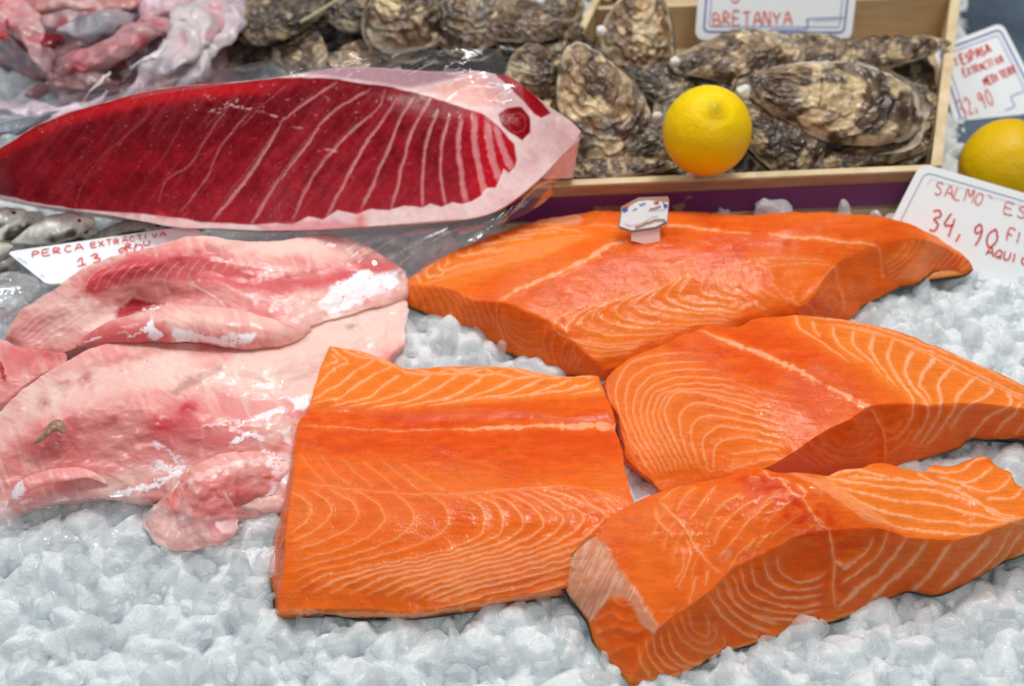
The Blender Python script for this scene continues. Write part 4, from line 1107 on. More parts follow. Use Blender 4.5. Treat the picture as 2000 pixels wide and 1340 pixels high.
    c_d = lambda x, y: (.55 * blob(x, y, 222, 815, 14, 10) + .7 * blob(x, y, 168, 737, 16, 16) + .6 * blob(x, y, 128, 752, 16, 10) + .6 * blob(x, y, 88, 783, 14, 16) + .35 * blob(x, y, 235, 700, 120, 8, 12) + .35 * blob(x, y, 60, 880, 40, 20) + .5 * blob(x, y, 370, 802, 18, 12))
    c_p = lambda x, y: .85 * inpoly(x, y, z([(1150, 640), (1500, 500), (1860, 420), (1860, 600), (1720, 700), (1450, 900), (1150, 880), (900, 800)]), 20) + .55 * inpoly(x, y, z([(150, 850), (400, 720), (1000, 680), (900, 780), (500, 900), (100, 1000)]), 16)
    c_b = lambda x, y: .5 * inpoly(x, y, z([(760, 850), (900, 790), (1030, 720), (1040, 740), (920, 830), (800, 880)]), 7) + .6 * blob(x, y, 690, 638, 12, 7)
    ln = Marks()
    ln.fam([z([(100, 1000), (140, 900), (180, 850)]), z([(980, 700), (1000, 690), (1010, 680)])], 14, 2, .5)
    ln.fam([z([(1560, 540), (1650, 580), (1700, 650)]), z([(1800, 440), (1830, 520), (1800, 620)])], 6, 2.5, .7)
    ln.fam([z([(100, 1240), (200, 1100), (260, 1000)]), z([(700, 1340), (900, 1200), (1300, 1120)])], 7, 2, .3)
    o = slab('perch_fillet',
             S=[(-60, 1000, .004), (0, 1005, .005), (40, 990, .008), (100, 975, .010), (200, 968, .012), (290, 972, .014), (380, 985, .014), (470, 990, .012), (545, 985, .008), (600, 940, .008), (700, 830, .008), (762, 705, .008)],
             N=[(-60, 880, .022), (0, 800, .028), (60, 745, .034), (130, 700, .038), (200, 672, .036), (300, 668, .034), (400, 664, .032), (500, 655, .030), (600, 630, .022), (700, 600, .016), (770, 580, .012), (797, 588, .010)],
             W=[(-60, 1000, .004), (-60, 940, .016), (-60, 880, .022)], E=[(762, 705, .008), (790, 660, .011), (797, 588, .014)],
             bS=[(-60, 1012, .0), (0, 1016, .0), (40, 1000, .002), (100, 985, .002), (200, 976, .002), (290, 984, .002), (380, 998, .002), (470, 1002, .002), (550, 1000, .002), (605, 945, .002), (705, 835, .002), (768, 708, .003)],
             nu=420, nv=300, ns=16, smooth=8, material=M['perch'], paint=perch_paint(c_r, c_w, c_p, c_d, ln, wl, c_b, seed=21), zb=.004,
             bump=lambda u, v: .012 * np.sin(np.pi * np.clip(u * 1.15, 0, 1)) * np.sin(np.pi * v) + .003 * np.sin(v * 14 + u * 5) * np.sin(np.pi * u) * np.sin(np.pi * v),
             warp=.0025, lump=.0026, lumpf=18, seed=14, bulge=.001)
    tag(o, 'broad pink perch fillet with white smears, reaching under the nearest salmon', 'perch fillet', 'pink perch fillets')
    # --- left end piece under the upper fillet
    o = slab('perch_fillet',
             S=[(-60, 800, .010), (0, 790, .014), (60, 745, .022), (130, 705, .030)], N=[(-60, 640, .012), (0, 660, .018), (40, 678, .020), (130, 690, .026)],
             W=[(-60, 800, .010), (-60, 720, .018), (-60, 640, .012)], E=[(130, 705, .030), (131, 698, .028), (130, 690, .026)],
             nu=120, nv=90, ns=8, smooth=4, material=M['perch'],
             paint=perch_paint(lambda x, y: .6 * blob(x, y, 40, 700, 60, 40), None, None, lambda x, y: .9 * inpoly(x, y, [(0, 706), (4, 708), (10, 735), (8, 748), (2, 742)], 2) + .5 * blob(x, y, 100, 692, 40, 10), seed=30), zb=.004, lump=.002, seed=5)
    tag(o, 'end of a pink perch fillet at the left edge, with a short dark red slit', 'perch fillet', 'pink perch fillets')
    # --- lumpy lower end on the ice
    lw = Marks(); lw.line(q([(780, 400), (900, 350), (1050, 290), (1200, 250), (1330, 230)]), 8, .8, 12, .9).line(q([(1080, 400), (1140, 480)]), 5, .8, 2)
    o = slab('perch_fillet',
             S=[(285, 1010, .003), (295, 1040, .004), (330, 1068, .006), (370, 1075, .007), (420, 1060, .008), (465, 1030, .009), (470, 1010, .010), (530, 985, .010), (575, 930, .010)],
             N=[(300, 985, .010), (330, 950, .018), (360, 915, .024), (400, 898, .028), (450, 890, .028), (500, 880, .026), (540, 885, .022), (570, 905, .014)],
             W=[(285, 1010, .003), (288, 995, .007), (300, 985, .010)], E=[(575, 930, .010), (576, 918, .012), (570, 905, .014)],
             nu=200, nv=130, ns=10, smooth=5, material=M['perch'],
             paint=perch_paint(lambda x, y: .55 * blob(x, y, 460, 960, 120, 60), lambda x, y: .9 * inpoly(x, y, q([(1290, 230), (1420, 230), (1400, 360), (1300, 450), (1270, 430), (1340, 330)]), 5), lambda x, y: .5 * blob(x, y, 330, 1040, 50, 40),
                               lambda x, y: .4 * blob(x, y, 335, 995, 8, 34, 25), lw, None, seed=40), zb=.002,
             bump=lambda u, v: .008 * np.sin(np.pi * u) * np.sin(np.pi * v) - .007 * np.exp(-((u - .22 - .1 * v) / .035) ** 2) * np.sin(np.pi * v), warp=.004, lump=.003, lumpf=36, seed=25, bulge=.002)
    tag(o, 'lumpy lowest end of pink perch flesh lying on the ice beside the nearest salmon', 'perch fillet', 'pink perch fillets')
    # --- curled flap, lower left
    sp = [P(20, 990, .012), P(50, 950, .022), P(100, 930, .026), P(170, 925, .024), P(210, 945, .018)]

    def fp(x, y, V):
        return perch_paint(lambda X, Y: .5 * blob(X, Y, 110, 960, 60, 20), lambda X, Y: .8 * inpoly(X, Y, [(25, 940), (45, 940), (45, 990), (30, 985)], 4) + .8 * inpoly(X, Y, [(50, 970), (95, 955), (90, 970), (55, 980)], 3), None, None, seed=50)(x, y, V, None)[0]
    o = sweep('perch_flap', sp, [.001, .0045, .0055, .0045, .001], M['perch'], flat=.4, nseg=80, nring=160, warp=.004, lump=.5, lumpf=60, seed=8, paint=fp)
    tag(o, 'small curled flap of pale pink perch flesh at the lower left edge', 'fish strip')
    # --- brown scrap on the flesh
    sp = [P(68, 865, .034), P(85, 852, .038), P(110, 835, .041), P(128, 845, .039)]
    o = sweep('gill_scrap', sp, [.001, .0022, .003, .0035, .001], M['offcut'], flat=.6, nseg=24, nring=40, lump=.9, lumpf=150, seed=2, albedo=srgb(165, 130, 105))
    tag(o, 'tiny brownish scrap of gill lying on the pink perch flesh', 'fish scrap')


perch()
# ================================================================== WOODEN OYSTER CRATE
RIM = .045


def crate():
    FL = P(985, 366, RIM); FR = P(1836, 330, RIM)
    d = P(1872, 0, RIM) - FR; d /= np.linalg.norm(d)
    e = FR - FL; Lf = np.linalg.norm(e); e = e / Lf
    D = .33
    th = .005
    root = empty('oyster_crate', (*FL[:2], 0))
    tag(root, 'shallow plywood oyster crate with a worn purple stripe along its front', 'crate')
    off = np.array([FL[0], FL[1], 0])

    def panel(name, a, u, lu, v, lv, z0, z1, m, bev=.0006, parent=root):
        p = a.copy(); p[2] = z0
        V, F = box_mesh(p - off, u * lu, v * lv, np.array([0, 0, z1 - z0]))
        o = mesh_obj(name, V, F, m, parent, smooth=False)
        if bev: add_bevel(o, bev)
        return o
    # front: wood rim strip, board with purple band, gap, lower slat
    fb = panel('front_board', FL, e, Lf, d, th, .016, RIM - .002, M['wood_red'])
    panel('top_strip', FL - d * .0006, e, Lf + .0006, d, th + .0012, RIM - .0018, RIM, M['wood_edge'], .0003)
    p = FL - d * .0012 + e * .002
    panel('purple_stripe', p, e, Lf - .004, d, .0010, .0165, RIM - .0098, M['purple'], 0)
    panel('lower_slat', FL, e, Lf, d, th, -.01, .0125, M['wood'])
    panel('right_side', FR - e * .006, e, .006, d, D, -.01, RIM + .001, M['wood'])
    panel('side_strip', FR - e * .0068, e, .0076, d, D, RIM + .0012, RIM + .003, M['wood_edge'], .0003)
    panel('left_side', FL + d * .0055, e, .005, d, D - .006, -.01, RIM + .001, M['wood'])
    panel('left_strip', FL + d * .0055 - e * .0003, e, .0056, d, D - .006, RIM + .0012, RIM + .0026, M['wood_edge'], .0003)
    panel('back_board', FL + d * D, e, Lf, d, th, -.01, RIM + .02, M['wood'])
    B = P(1150, 16, RIM) + e * .001
    dist = (B - FL) @ d / (1) - .0
    base = FL + d * ((P(1148, 16, RIM)[1] - FL[1]) / d[1])
    panel('divider', base + e * .0055, e, Lf - .012, d, .004, -.01, RIM - .001, M['wood'])
    panel('floor_board', FL + d * .006 + e * .0055, e, Lf - .012, d, D - .007, .003, .006, M['wood'])
    # splinters and smears on the front
    for k in range(7):
        q = FL + e * random.uniform(.08, Lf - .02) - d * .0016
        q[2] = random.uniform(RIM - .014, RIM - .004)
    FOOT.append(np.array([FL[:2], FR[:2], (FR + d * D)[:2], (FL + d * D)[:2]]))
    # corner post inside
    return FL, FR, e, d


CF = crate()

# steel trough on the right behind the crate
V, F = box_mesh(P(1868, 330, -.004), (.5, 0, 0), (.11, .45, 0.0), (0, 0, .004))
o = mesh_obj('counter_trough', V, F, mat('blue_steel', rough=.3, attr=False, color=(.13, .18, .24), metallic=.3, tint_noise=(12, .5), bumps=(('noise', 14, .4, .01),)), smooth=False)
tag(o, kind='structure')
a_ = P(1868, 330, 0)
FOOT.append(np.array([a_[:2], a_[:2] + [.5, 0], a_[:2] + [.61, .45], a_[:2] + [.11, .45]]))


# ================================================================== OYSTERS
def oyster(px, py, z, Lpx, Wpx, ang, seed, label, group, dark=0.0, tilt=.5, roll=0.0, thick=.34, warm=0.0, white=.6):
    """ang: direction of the pointed hinge end in the photo, degrees counter-clockwise from right"""
    c = P(px, py, z)
    s = px_size(c)
    L = Lpx * s * 1.05; W = Wpx * s * 1.12
    n = np.array([roll, -tilt, 1.0]); n /= np.linalg.norm(n)
    Rr = np.array([1.0, 0, 0]); Rr -= n * (Rr @ n); Rr /= np.linalg.norm(Rr)
    Uu = np.cross(n, Rr)
    a = R(ang)
    ex = math.cos(a) * Rr + math.sin(a) * Uu
    ey = np.cross(n, ex)
    r = np.random.RandomState(seed)
    nr, nt_ = 56, 150
    root = empty('oyster', c)
    tag(root, label, 'oyster', group)

    def shell(name, sgn, grow, T, parent, sd):
        rr = np.linspace(0, 1, nr)[:, None] ** .9
        th = np.linspace(0, 2 * math.pi, nt_, endpoint=False)[None, :]
        one = np.ones((nr, nt_))
        px_ = np.stack([(np.cos(th) * one).ravel() * 1.1, (np.sin(th) * one).ravel() * 1.1, (rr * one).ravel() * .8 + sd], 1)
        edge = 1 + .20 * fbm(px_[-nt_:], sd, 3)[None, :] * rr ** 2
        rad = rr * edge * grow
        x = rad * np.cos(th); y = rad * np.sin(th) * (1 - .36 * x - .10 * x * x)
        xe = x * L / W
        # layered growth plates: uneven terraces around the hinge side
        hx = .55
        g = np.hypot((x - hx * (1 - rr * .1)) * (.6 + .4 * L / W), y * 1.1)
        q = np.stack([xe.ravel() * 2.2, y.ravel() * 2.2, 0 * x.ravel() + sd], 1)
        wq = fbm(q, sd + 3, 3).reshape(x.shape)
        saw = (g * 4.0 + wq * 1.1) % 1.0
        plate = saw ** 2
        fine = fbm(np.stack([xe.ravel() * 7, y.ravel() * 9, 0 * x.ravel()], 1), sd + 7, 3).reshape(x.shape)
        rib = np.sin(np.arctan2(y, x - .9) * 26 + wq * 5) * rr * .5
        h = T * (1 - rr ** 2.6) ** .75 * (1 + .25 * wq) + .075 * plate * (0.3 + rr) + .035 * fine + .02 * rib
        h = h + .06 * rr ** 3 * fbm(np.stack([np.cos(th).ravel() * 2.6, np.sin(th).ravel() * 2.6, np.zeros(nt_)], 1), sd + 11, 2)[None, :]
        V = (x * L / 2)[..., None] * ex + (y * W / 2)[..., None] * ey + (sgn * h * W / 2)[..., None] * n
        V = V.reshape(-1, 3)
        i = np.arange(nr * nt_).reshape(nr, nt_)
        F = np.stack([i[:-1], i[1:], np.roll(i[1:], -1, 1), np.roll(i[:-1], -1, 1)], -1).reshape(-1, 4)
        if sgn < 0: F = F[:, ::-1]
        k1 = fbm(np.stack([xe.ravel() * 1.5, y.ravel() * 3, 0 * x.ravel() + 9], 1), sd + 20, 4)
        k2 = fbm(np.stack([g.ravel() * 2.6 + 1.2 * wq.ravel(), np.arctan2(y, x - hx).ravel() * 1.5, 0 * x.ravel()], 1), sd + 30, 4)
        k3 = fbm(np.stack([xe.ravel() * 2.1, y.ravel() * 2.4, 0 * x.ravel() + 5], 1), sd + 40, 3)
        col = mix(srgb(100, 78, 58), srgb(152, 126, 94), np.clip(.45 + k1 * 1.5, 0, 1))
        col = mix(col, srgb(66, 50, 40), np.clip(k2 * 3.0 + .05, 0, .92))
        col = mix(col, srgb(236, 214, 172), np.clip((k3 - .14) * 4.5, 0, .9))
        col = mix(col, srgb(150, 146, 138), np.clip((-k2 - .1) * 2.0, 0, .7) * (1 - warm))
        if warm: col = mix(col, srgb(190, 132, 66), np.clip(.2 + k1, 0, 1) * warm)
        ds = (saw.ravel() < .07) & (rr * one).ravel().__gt__(.15)
        col = mix(col, srgb(52, 38, 28), ds * .5)
        rim = ((rr * one).ravel() > .935 + .03 * fbm(np.stack([np.cos(th * one).ravel() * 9, np.sin(th * one).ravel() * 9, 0 * x.ravel()], 1), sd + 60, 2)) * np.clip(.25 + fbm(np.stack([np.cos(th * one).ravel() * 3, np.sin(th * one).ravel() * 3, 0 * x.ravel()], 1), sd + 50, 2) * 3 + white, 0, 1)
        col = mix(col, srgb(222, 214, 200), rim * .85)
        col = mix(col, srgb(226, 212, 186), np.clip((rr * one).ravel() - .80, 0, .2) * 3.2 * np.clip(.3 + k1 * 2, 0, 1))
        col = col * np.array([1.04, .98, .90]) * (.78 - .64 * dark)  # dark also paints shade into the shells low in the gaps
        return mesh_obj(name, V, F, M['oyster'], parent, col)
    u = shell('upper_shell', 1, .96, thick, root, seed * 7 + 1)
    l = shell('lower_shell', -1, 1.03, thick * 1.2, root, seed * 7 + 4)
    return root, c, ex, ey, n, L, W


GP = 'oysters heaped left of the crate'
GC = 'oysters in the wooden crate'
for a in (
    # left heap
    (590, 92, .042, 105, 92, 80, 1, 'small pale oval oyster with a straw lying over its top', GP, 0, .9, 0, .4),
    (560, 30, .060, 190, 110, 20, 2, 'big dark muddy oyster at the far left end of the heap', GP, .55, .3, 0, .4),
    (665, 60, .036, 150, 120, 120, 3, 'oyster deep in the gap behind the tuna bag, coloured almost black for shade', GP, .85, .5, 0, .3),
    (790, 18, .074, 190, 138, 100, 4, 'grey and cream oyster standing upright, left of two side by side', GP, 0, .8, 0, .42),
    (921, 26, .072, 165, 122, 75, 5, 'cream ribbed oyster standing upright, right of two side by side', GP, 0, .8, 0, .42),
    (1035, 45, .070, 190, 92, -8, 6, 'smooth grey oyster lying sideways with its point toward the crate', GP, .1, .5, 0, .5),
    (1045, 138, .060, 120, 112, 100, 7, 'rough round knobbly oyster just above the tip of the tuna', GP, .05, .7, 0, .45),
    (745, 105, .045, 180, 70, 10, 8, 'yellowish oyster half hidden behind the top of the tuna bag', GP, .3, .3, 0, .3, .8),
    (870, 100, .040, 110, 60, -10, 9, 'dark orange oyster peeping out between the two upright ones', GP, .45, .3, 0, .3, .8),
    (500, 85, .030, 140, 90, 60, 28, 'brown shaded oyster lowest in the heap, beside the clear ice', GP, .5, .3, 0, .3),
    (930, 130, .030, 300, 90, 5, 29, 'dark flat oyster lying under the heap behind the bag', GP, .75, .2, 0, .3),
    (850, 60, .040, 170, 120, 90, 30, 'oyster in the gap between the two upright ones, coloured black for shade', GP, .85, .3, 0, .3),
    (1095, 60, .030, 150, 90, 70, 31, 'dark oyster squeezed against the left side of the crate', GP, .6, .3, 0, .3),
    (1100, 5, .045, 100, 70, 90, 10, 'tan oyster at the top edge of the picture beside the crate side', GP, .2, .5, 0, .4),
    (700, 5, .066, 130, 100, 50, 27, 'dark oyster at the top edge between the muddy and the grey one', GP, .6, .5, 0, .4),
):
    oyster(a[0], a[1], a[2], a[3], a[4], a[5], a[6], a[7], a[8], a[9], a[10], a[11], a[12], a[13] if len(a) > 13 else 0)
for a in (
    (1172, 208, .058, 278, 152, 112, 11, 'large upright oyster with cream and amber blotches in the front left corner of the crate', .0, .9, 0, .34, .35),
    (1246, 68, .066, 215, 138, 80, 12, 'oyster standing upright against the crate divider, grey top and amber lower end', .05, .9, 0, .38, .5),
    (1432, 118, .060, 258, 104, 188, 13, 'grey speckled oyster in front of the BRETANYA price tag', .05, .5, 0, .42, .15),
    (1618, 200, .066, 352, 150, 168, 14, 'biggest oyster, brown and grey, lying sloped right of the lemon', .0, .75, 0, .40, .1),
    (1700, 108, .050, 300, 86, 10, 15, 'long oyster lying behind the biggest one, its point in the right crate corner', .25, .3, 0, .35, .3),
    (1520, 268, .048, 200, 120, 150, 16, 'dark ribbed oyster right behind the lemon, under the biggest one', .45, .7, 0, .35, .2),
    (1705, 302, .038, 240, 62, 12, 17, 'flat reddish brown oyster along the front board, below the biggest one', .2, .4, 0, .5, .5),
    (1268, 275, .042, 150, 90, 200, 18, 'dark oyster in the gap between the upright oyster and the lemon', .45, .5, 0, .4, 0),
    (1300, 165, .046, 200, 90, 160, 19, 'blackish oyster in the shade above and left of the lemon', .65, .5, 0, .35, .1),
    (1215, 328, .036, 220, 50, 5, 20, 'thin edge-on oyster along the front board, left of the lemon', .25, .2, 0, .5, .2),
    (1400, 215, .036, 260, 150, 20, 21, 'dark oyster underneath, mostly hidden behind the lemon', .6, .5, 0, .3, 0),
    (1640, 270, .024, 300, 90, 10, 22, 'oyster with shade painted in, at the bottom of the crate below the biggest one', .8, .3, 0, .3, 0),
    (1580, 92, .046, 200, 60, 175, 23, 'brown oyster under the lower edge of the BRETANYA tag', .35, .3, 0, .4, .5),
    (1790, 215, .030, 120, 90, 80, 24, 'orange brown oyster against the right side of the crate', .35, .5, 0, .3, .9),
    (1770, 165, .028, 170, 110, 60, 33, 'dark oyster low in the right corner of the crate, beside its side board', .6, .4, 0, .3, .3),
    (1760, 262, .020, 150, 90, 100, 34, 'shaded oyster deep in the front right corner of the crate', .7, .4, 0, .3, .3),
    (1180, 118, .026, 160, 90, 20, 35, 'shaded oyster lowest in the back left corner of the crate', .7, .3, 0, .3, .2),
    (1350, 300, .016, 260, 100, 170, 36, 'oyster on the crate floor under the lemon, coloured black for shade', .8, .3, 0, .3, 0),
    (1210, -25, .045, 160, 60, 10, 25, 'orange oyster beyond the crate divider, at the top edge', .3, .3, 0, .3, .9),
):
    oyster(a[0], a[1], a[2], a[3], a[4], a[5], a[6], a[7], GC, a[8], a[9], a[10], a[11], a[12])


def dot(px, py, z, rpx, name, label):
    c = P(px, py, z); s = px_size(c) * rpx
    bm = bmesh.new(); bmesh.ops.create_icosphere(bm, subdivisions=3, radius=1)
    V = np.array([v.co[:] for v in bm.verts]); F = np.array([[v.index for v in f.verts] for f in bm.faces]); bm.free()
    V = V * (1 + .3 * fbm(V * 2, int(px), 2))[:, None] * s + c
    o = mesh_obj(name, V, F, M['barnacle'])
    tag(o, label, 'barnacle')


dot(1452, 180, .082, 15, 'barnacle', 'white knob on the hinge end of the biggest oyster, right above the lemon')
dot(1283, 228, .066, 10, 'barnacle', 'small white knob on the dark oyster left of the lemon')
dot(1318, 121, .075, 10, 'barnacle', 'white knob at the left tip of the speckled grey oyster')
dot(1175, 62, .075, 11, 'barnacle', 'white knob on the left rim of the upright oyster at the divider')

# straw across the heap
pts = [P(586, 44, .075), P(615, 28, .08), P(640, 12, .085), P(668, -6, .09)]
o = sweep('straw', pts, [.0012, .0014, .0013, .0012], M['straw'], nseg=10, nring=30)
tag(o, 'thin pale straw lying across the oysters at the upper left', 'straw')


# ================================================================== LEMONS
def lemon(px, py, z, rpx, seed, label, nub=(0, 0), col=None, stretch=1.08):
    c = P(px, py, z); s = px_size(c) * rpx
    n = 120
    th = np.linspace(0, math.pi, n)[:, None]; ph = np.linspace(0, 2 * math.pi, n, endpoint=False)[None, :]
    one = np.ones((n, n))
    d = np.stack([(np.sin(th) * np.cos(ph)).ravel(), (np.sin(th) * np.sin(ph)).ravel(), (np.cos(th) * one).ravel()], 1)
    t = (th * one).ravel()
    rad = 1 + .012 * fbm(d * 2.2, seed, 2) + .004 * fbm(d * 14, seed + 1, 2)
    rad = rad + .06 * np.exp(-(t / .17) ** 2) - .015 * np.exp(-((t - .34) / .12) ** 2) + .08 * np.exp(-((math.pi - t) / .25) ** 2)
    V = d * rad[:, None] * s; V[:, 2] *= stretch
    ax = Vector(nub).normalized()
    Q = np.array(Vector((0, 0, 1)).rotation_difference(ax).to_matrix())
    V = V @ Q.T
    i = np.arange(n * n).reshape(n, n)
    F = np.stack([i[:-1], i[1:], np.roll(i[1:], -1, 1), np.roll(i[:-1], -1, 1)], -1).reshape(-1, 4)
    base = np.array(col)
    alb = np.tile(base, (len(V), 1)) * (1 + .05 * fbm(d * 5, seed + 4, 3))[:, None]
    alb = mix(alb, srgb(150, 150, 20), .55 * np.exp(-(t / .16) ** 2))
    alb = mix(alb, srgb(232, 130, 4), .38 * sstep(1.9, 3.0, t))  # orange glow from the salmon, painted into the underside of the peel
    o = mesh_obj('lemon', V, F, M['lemon'], None, alb)
    o.location = c
    tag(o, label, 'lemon', 'lemons beside the oysters')
    tip = np.array(ax) * s * stretch * 1.035
    bm = bmesh.new(); bmesh.ops.create_icosphere(bm, subdivisions=3, radius=1)
    W = np.array([v.co[:] for v in bm.verts]); F = np.array([[v.index for v in f.verts] for f in bm.faces]); bm.free()
    W = (W * (1 + .15 * fbm(W * 3, seed, 2))[:, None] * np.array([.085, .085, .02]) * s) @ Q.T + tip
    mesh_obj('stalk_end', W, F, M['lemon'], o, np.tile(srgb(170, 160, 20), (len(W), 1)))
    return o


lemon(1381, 256, .083, 86, 3, 'bright yellow lemon resting on the front edge of the oyster crate', (0.02, -.42, .9), srgb(244, 206, 2), 1.08)
lemon(1967, 325, .026, 91, 8, 'yellow lemon cut off by the right edge, behind the salmon price tag', (.6, .2, .9), srgb(220, 178, 2), 1.02)
# ================================================================== PRICE TAGS
GL = {
    'A': [[(0, 0), (.45, 1), (.9, 0)], [(.18, .38), (.75, .38)]], 'B': [[(0, 0), (0, 1), (.5, .98), (.62, .78), (.45, .55), (0, .5)], [(.45, .55), (.75, .35), (.6, .05), (0, 0)]],
    'C': [[(.75, .85), (.45, 1), (.1, .75), (.05, .3), (.4, 0), (.75, .12)]], 'D': [[(0, 0), (0, 1), (.45, .95), (.75, .5), (.45, .03), (0, 0)]],
    'E': [[(.7, 1), (0, 1), (0, 0), (.7, 0)], [(0, .52), (.55, .52)]], 'F': [[(.7, 1), (0, 1), (0, 0)], [(0, .52), (.55, .52)]],
    'I': [[(.15, 1), (.15, 0)]], 'L': [[(.05, 1), (0, 0), (.6, 0)]], 'M': [[(0, 0), (.1, 1), (.45, .4), (.8, 1), (.9, 0)]], 'N': [[(0, 0), (.05, 1), (.65, 0), (.7, 1)]],
    'O': [[(.4, 1), (.05, .6), (.1, .15), (.45, 0), (.75, .35), (.7, .8), (.4, 1)]], 'P': [[(0, 0), (.05, 1), (.6, .95), (.65, .62), (.05, .48)]],
    'Q': [[(.4, 1), (.05, .6), (.1, .15), (.45, 0), (.75, .35), (.7, .8), (.4, 1)], [(.45, .3), (.8, -.1)]],
    'R': [[(0, 0), (.03, 1), (.55, .95), (.6, .62), (.05, .48), (.7, 0)]], 'S': [[(.65, .92), (.3, 1), (.05, .75), (.35, .55), (.65, .3), (.4, 0), (0, .1)]],
    'T': [[(0, 1), (.8, 1)], [(.4, 1), (.4, 0)]], 'U': [[(0, 1), (.05, .2), (.35, 0), (.65, .2), (.7, 1)]], 'V': [[(0, 1), (.35, 0), (.75, 1)]], 'X': [[(0, 1), (.7, 0)], [(.7, 1), (0, 0)]],
    'Y': [[(0, 1), (.35, .5), (.75, 1)], [(.35, .5), (.3, 0)]], '0': [[(.4, 1), (.05, .6), (.1, .15), (.4, 0), (.7, .35), (.65, .8), (.4, 1)]], '1': [[(.05, .65), (.4, 1), (.35, 0)], [(0, 0), (.7, .05)]],
    '2': [[(.05, .8), (.35, 1), (.65, .75), (.4, .35), (0, 0), (.7, .03)]], '3': [[(.0, .9), (.4, 1), (.6, .78), (.25, .55), (.65, .35), (.55, .05), (.1, 0)]], '4': [[(.25, 1), (0, .4), (.7, .45)], [(.6, .8), (.5, -.1)]],
    '9': [[(.6, .7), (.35, 1), (.05, .75), (.2, .5), (.6, .7), (.55, .3), (.4, -.1)]], ',': [[(.2, .15), (.05, -.2)]], "'": [[(.3, 1.35), (.1, 1.1)]], '.': [[(.1, .05), (.2, .0)]], '-': [[(0, .5), (.6, .5)]],
}


class Plane:
    def __init__(s, p0, n):
        s.p0 = np.array(p0); s.n = np.array(n, float) / np.linalg.norm(n)

    def at(s, x, y, lift=0.0):
        return on_plane(x, y, s.p0, s.n) + s.n * lift


def ribbon(pl, pts, wpx, lift):
    """pts in photo pixels -> thin ribbon lying on the tag"""
    pts = np.asarray(pts, float)
    L_ = np.linalg.norm(np.diff(pts, axis=0), axis=1).sum()
    c = catmull(pts, max(6, int(L_ / 1.5)))
    W = np.array([pl.at(x, y, lift) for x, y in c])
    t = np.gradient(W, axis=0); t /= np.linalg.norm(t, axis=1)[:, None] + 1e-9
    s = np.cross(pl.n, t)
    h = wpx * .5 * px_size(W.mean(0))
    V = np.vstack([W + s * h, W - s * h])
    n = len(W); i = np.arange(n - 1)
    wv = (.95 + .35 * np.sin(np.arange(n) * .9 + c[0, 0]) * np.cos(np.arange(n) * .37 + c[0, 1]))[:, None]
    V = np.vstack([W + s * h * wv, W - s * h * (1.9 - wv)])
    F = np.stack([i, i + n, i + n + 1, i + 1], -1)
    return V, F


def merge(L_):
    Vs, Fs, off = [], [], 0
    for V, F in L_:
        Vs.append(V); Fs.append(F + off); off += len(V)
    return np.vstack(Vs), np.vstack(Fs)


def text_px(s, p0, p1, h, slant=.0, seed=0):
    """handwritten strokes between two baseline pixels"""
    r = np.random.RandomState(seed)
    p0 = np.array(p0, float); p1 = np.array(p1, float)
    u = (p1 - p0); Lb = np.linalg.norm(u); u = u / Lb
    v = np.array([u[1], -u[0]]) if u[0] > 0 else np.array([-u[1], u[0]])
    adv = Lb / len(s)
    out = []
    for k, ch in enumerate(s):
        if ch == ' ': continue
        o = p0 + u * adv * k + v * r.uniform(-.05, .05) * h
        hh = h * r.uniform(.9, 1.08); ww = adv * .92
        for st in GL[ch]:
            out.append([o + u * (x * ww + slant * y * hh + r.uniform(-.04, .04) * ww) + v * (y * hh + r.uniform(-.03, .03) * hh) for x, y in st])
    return out


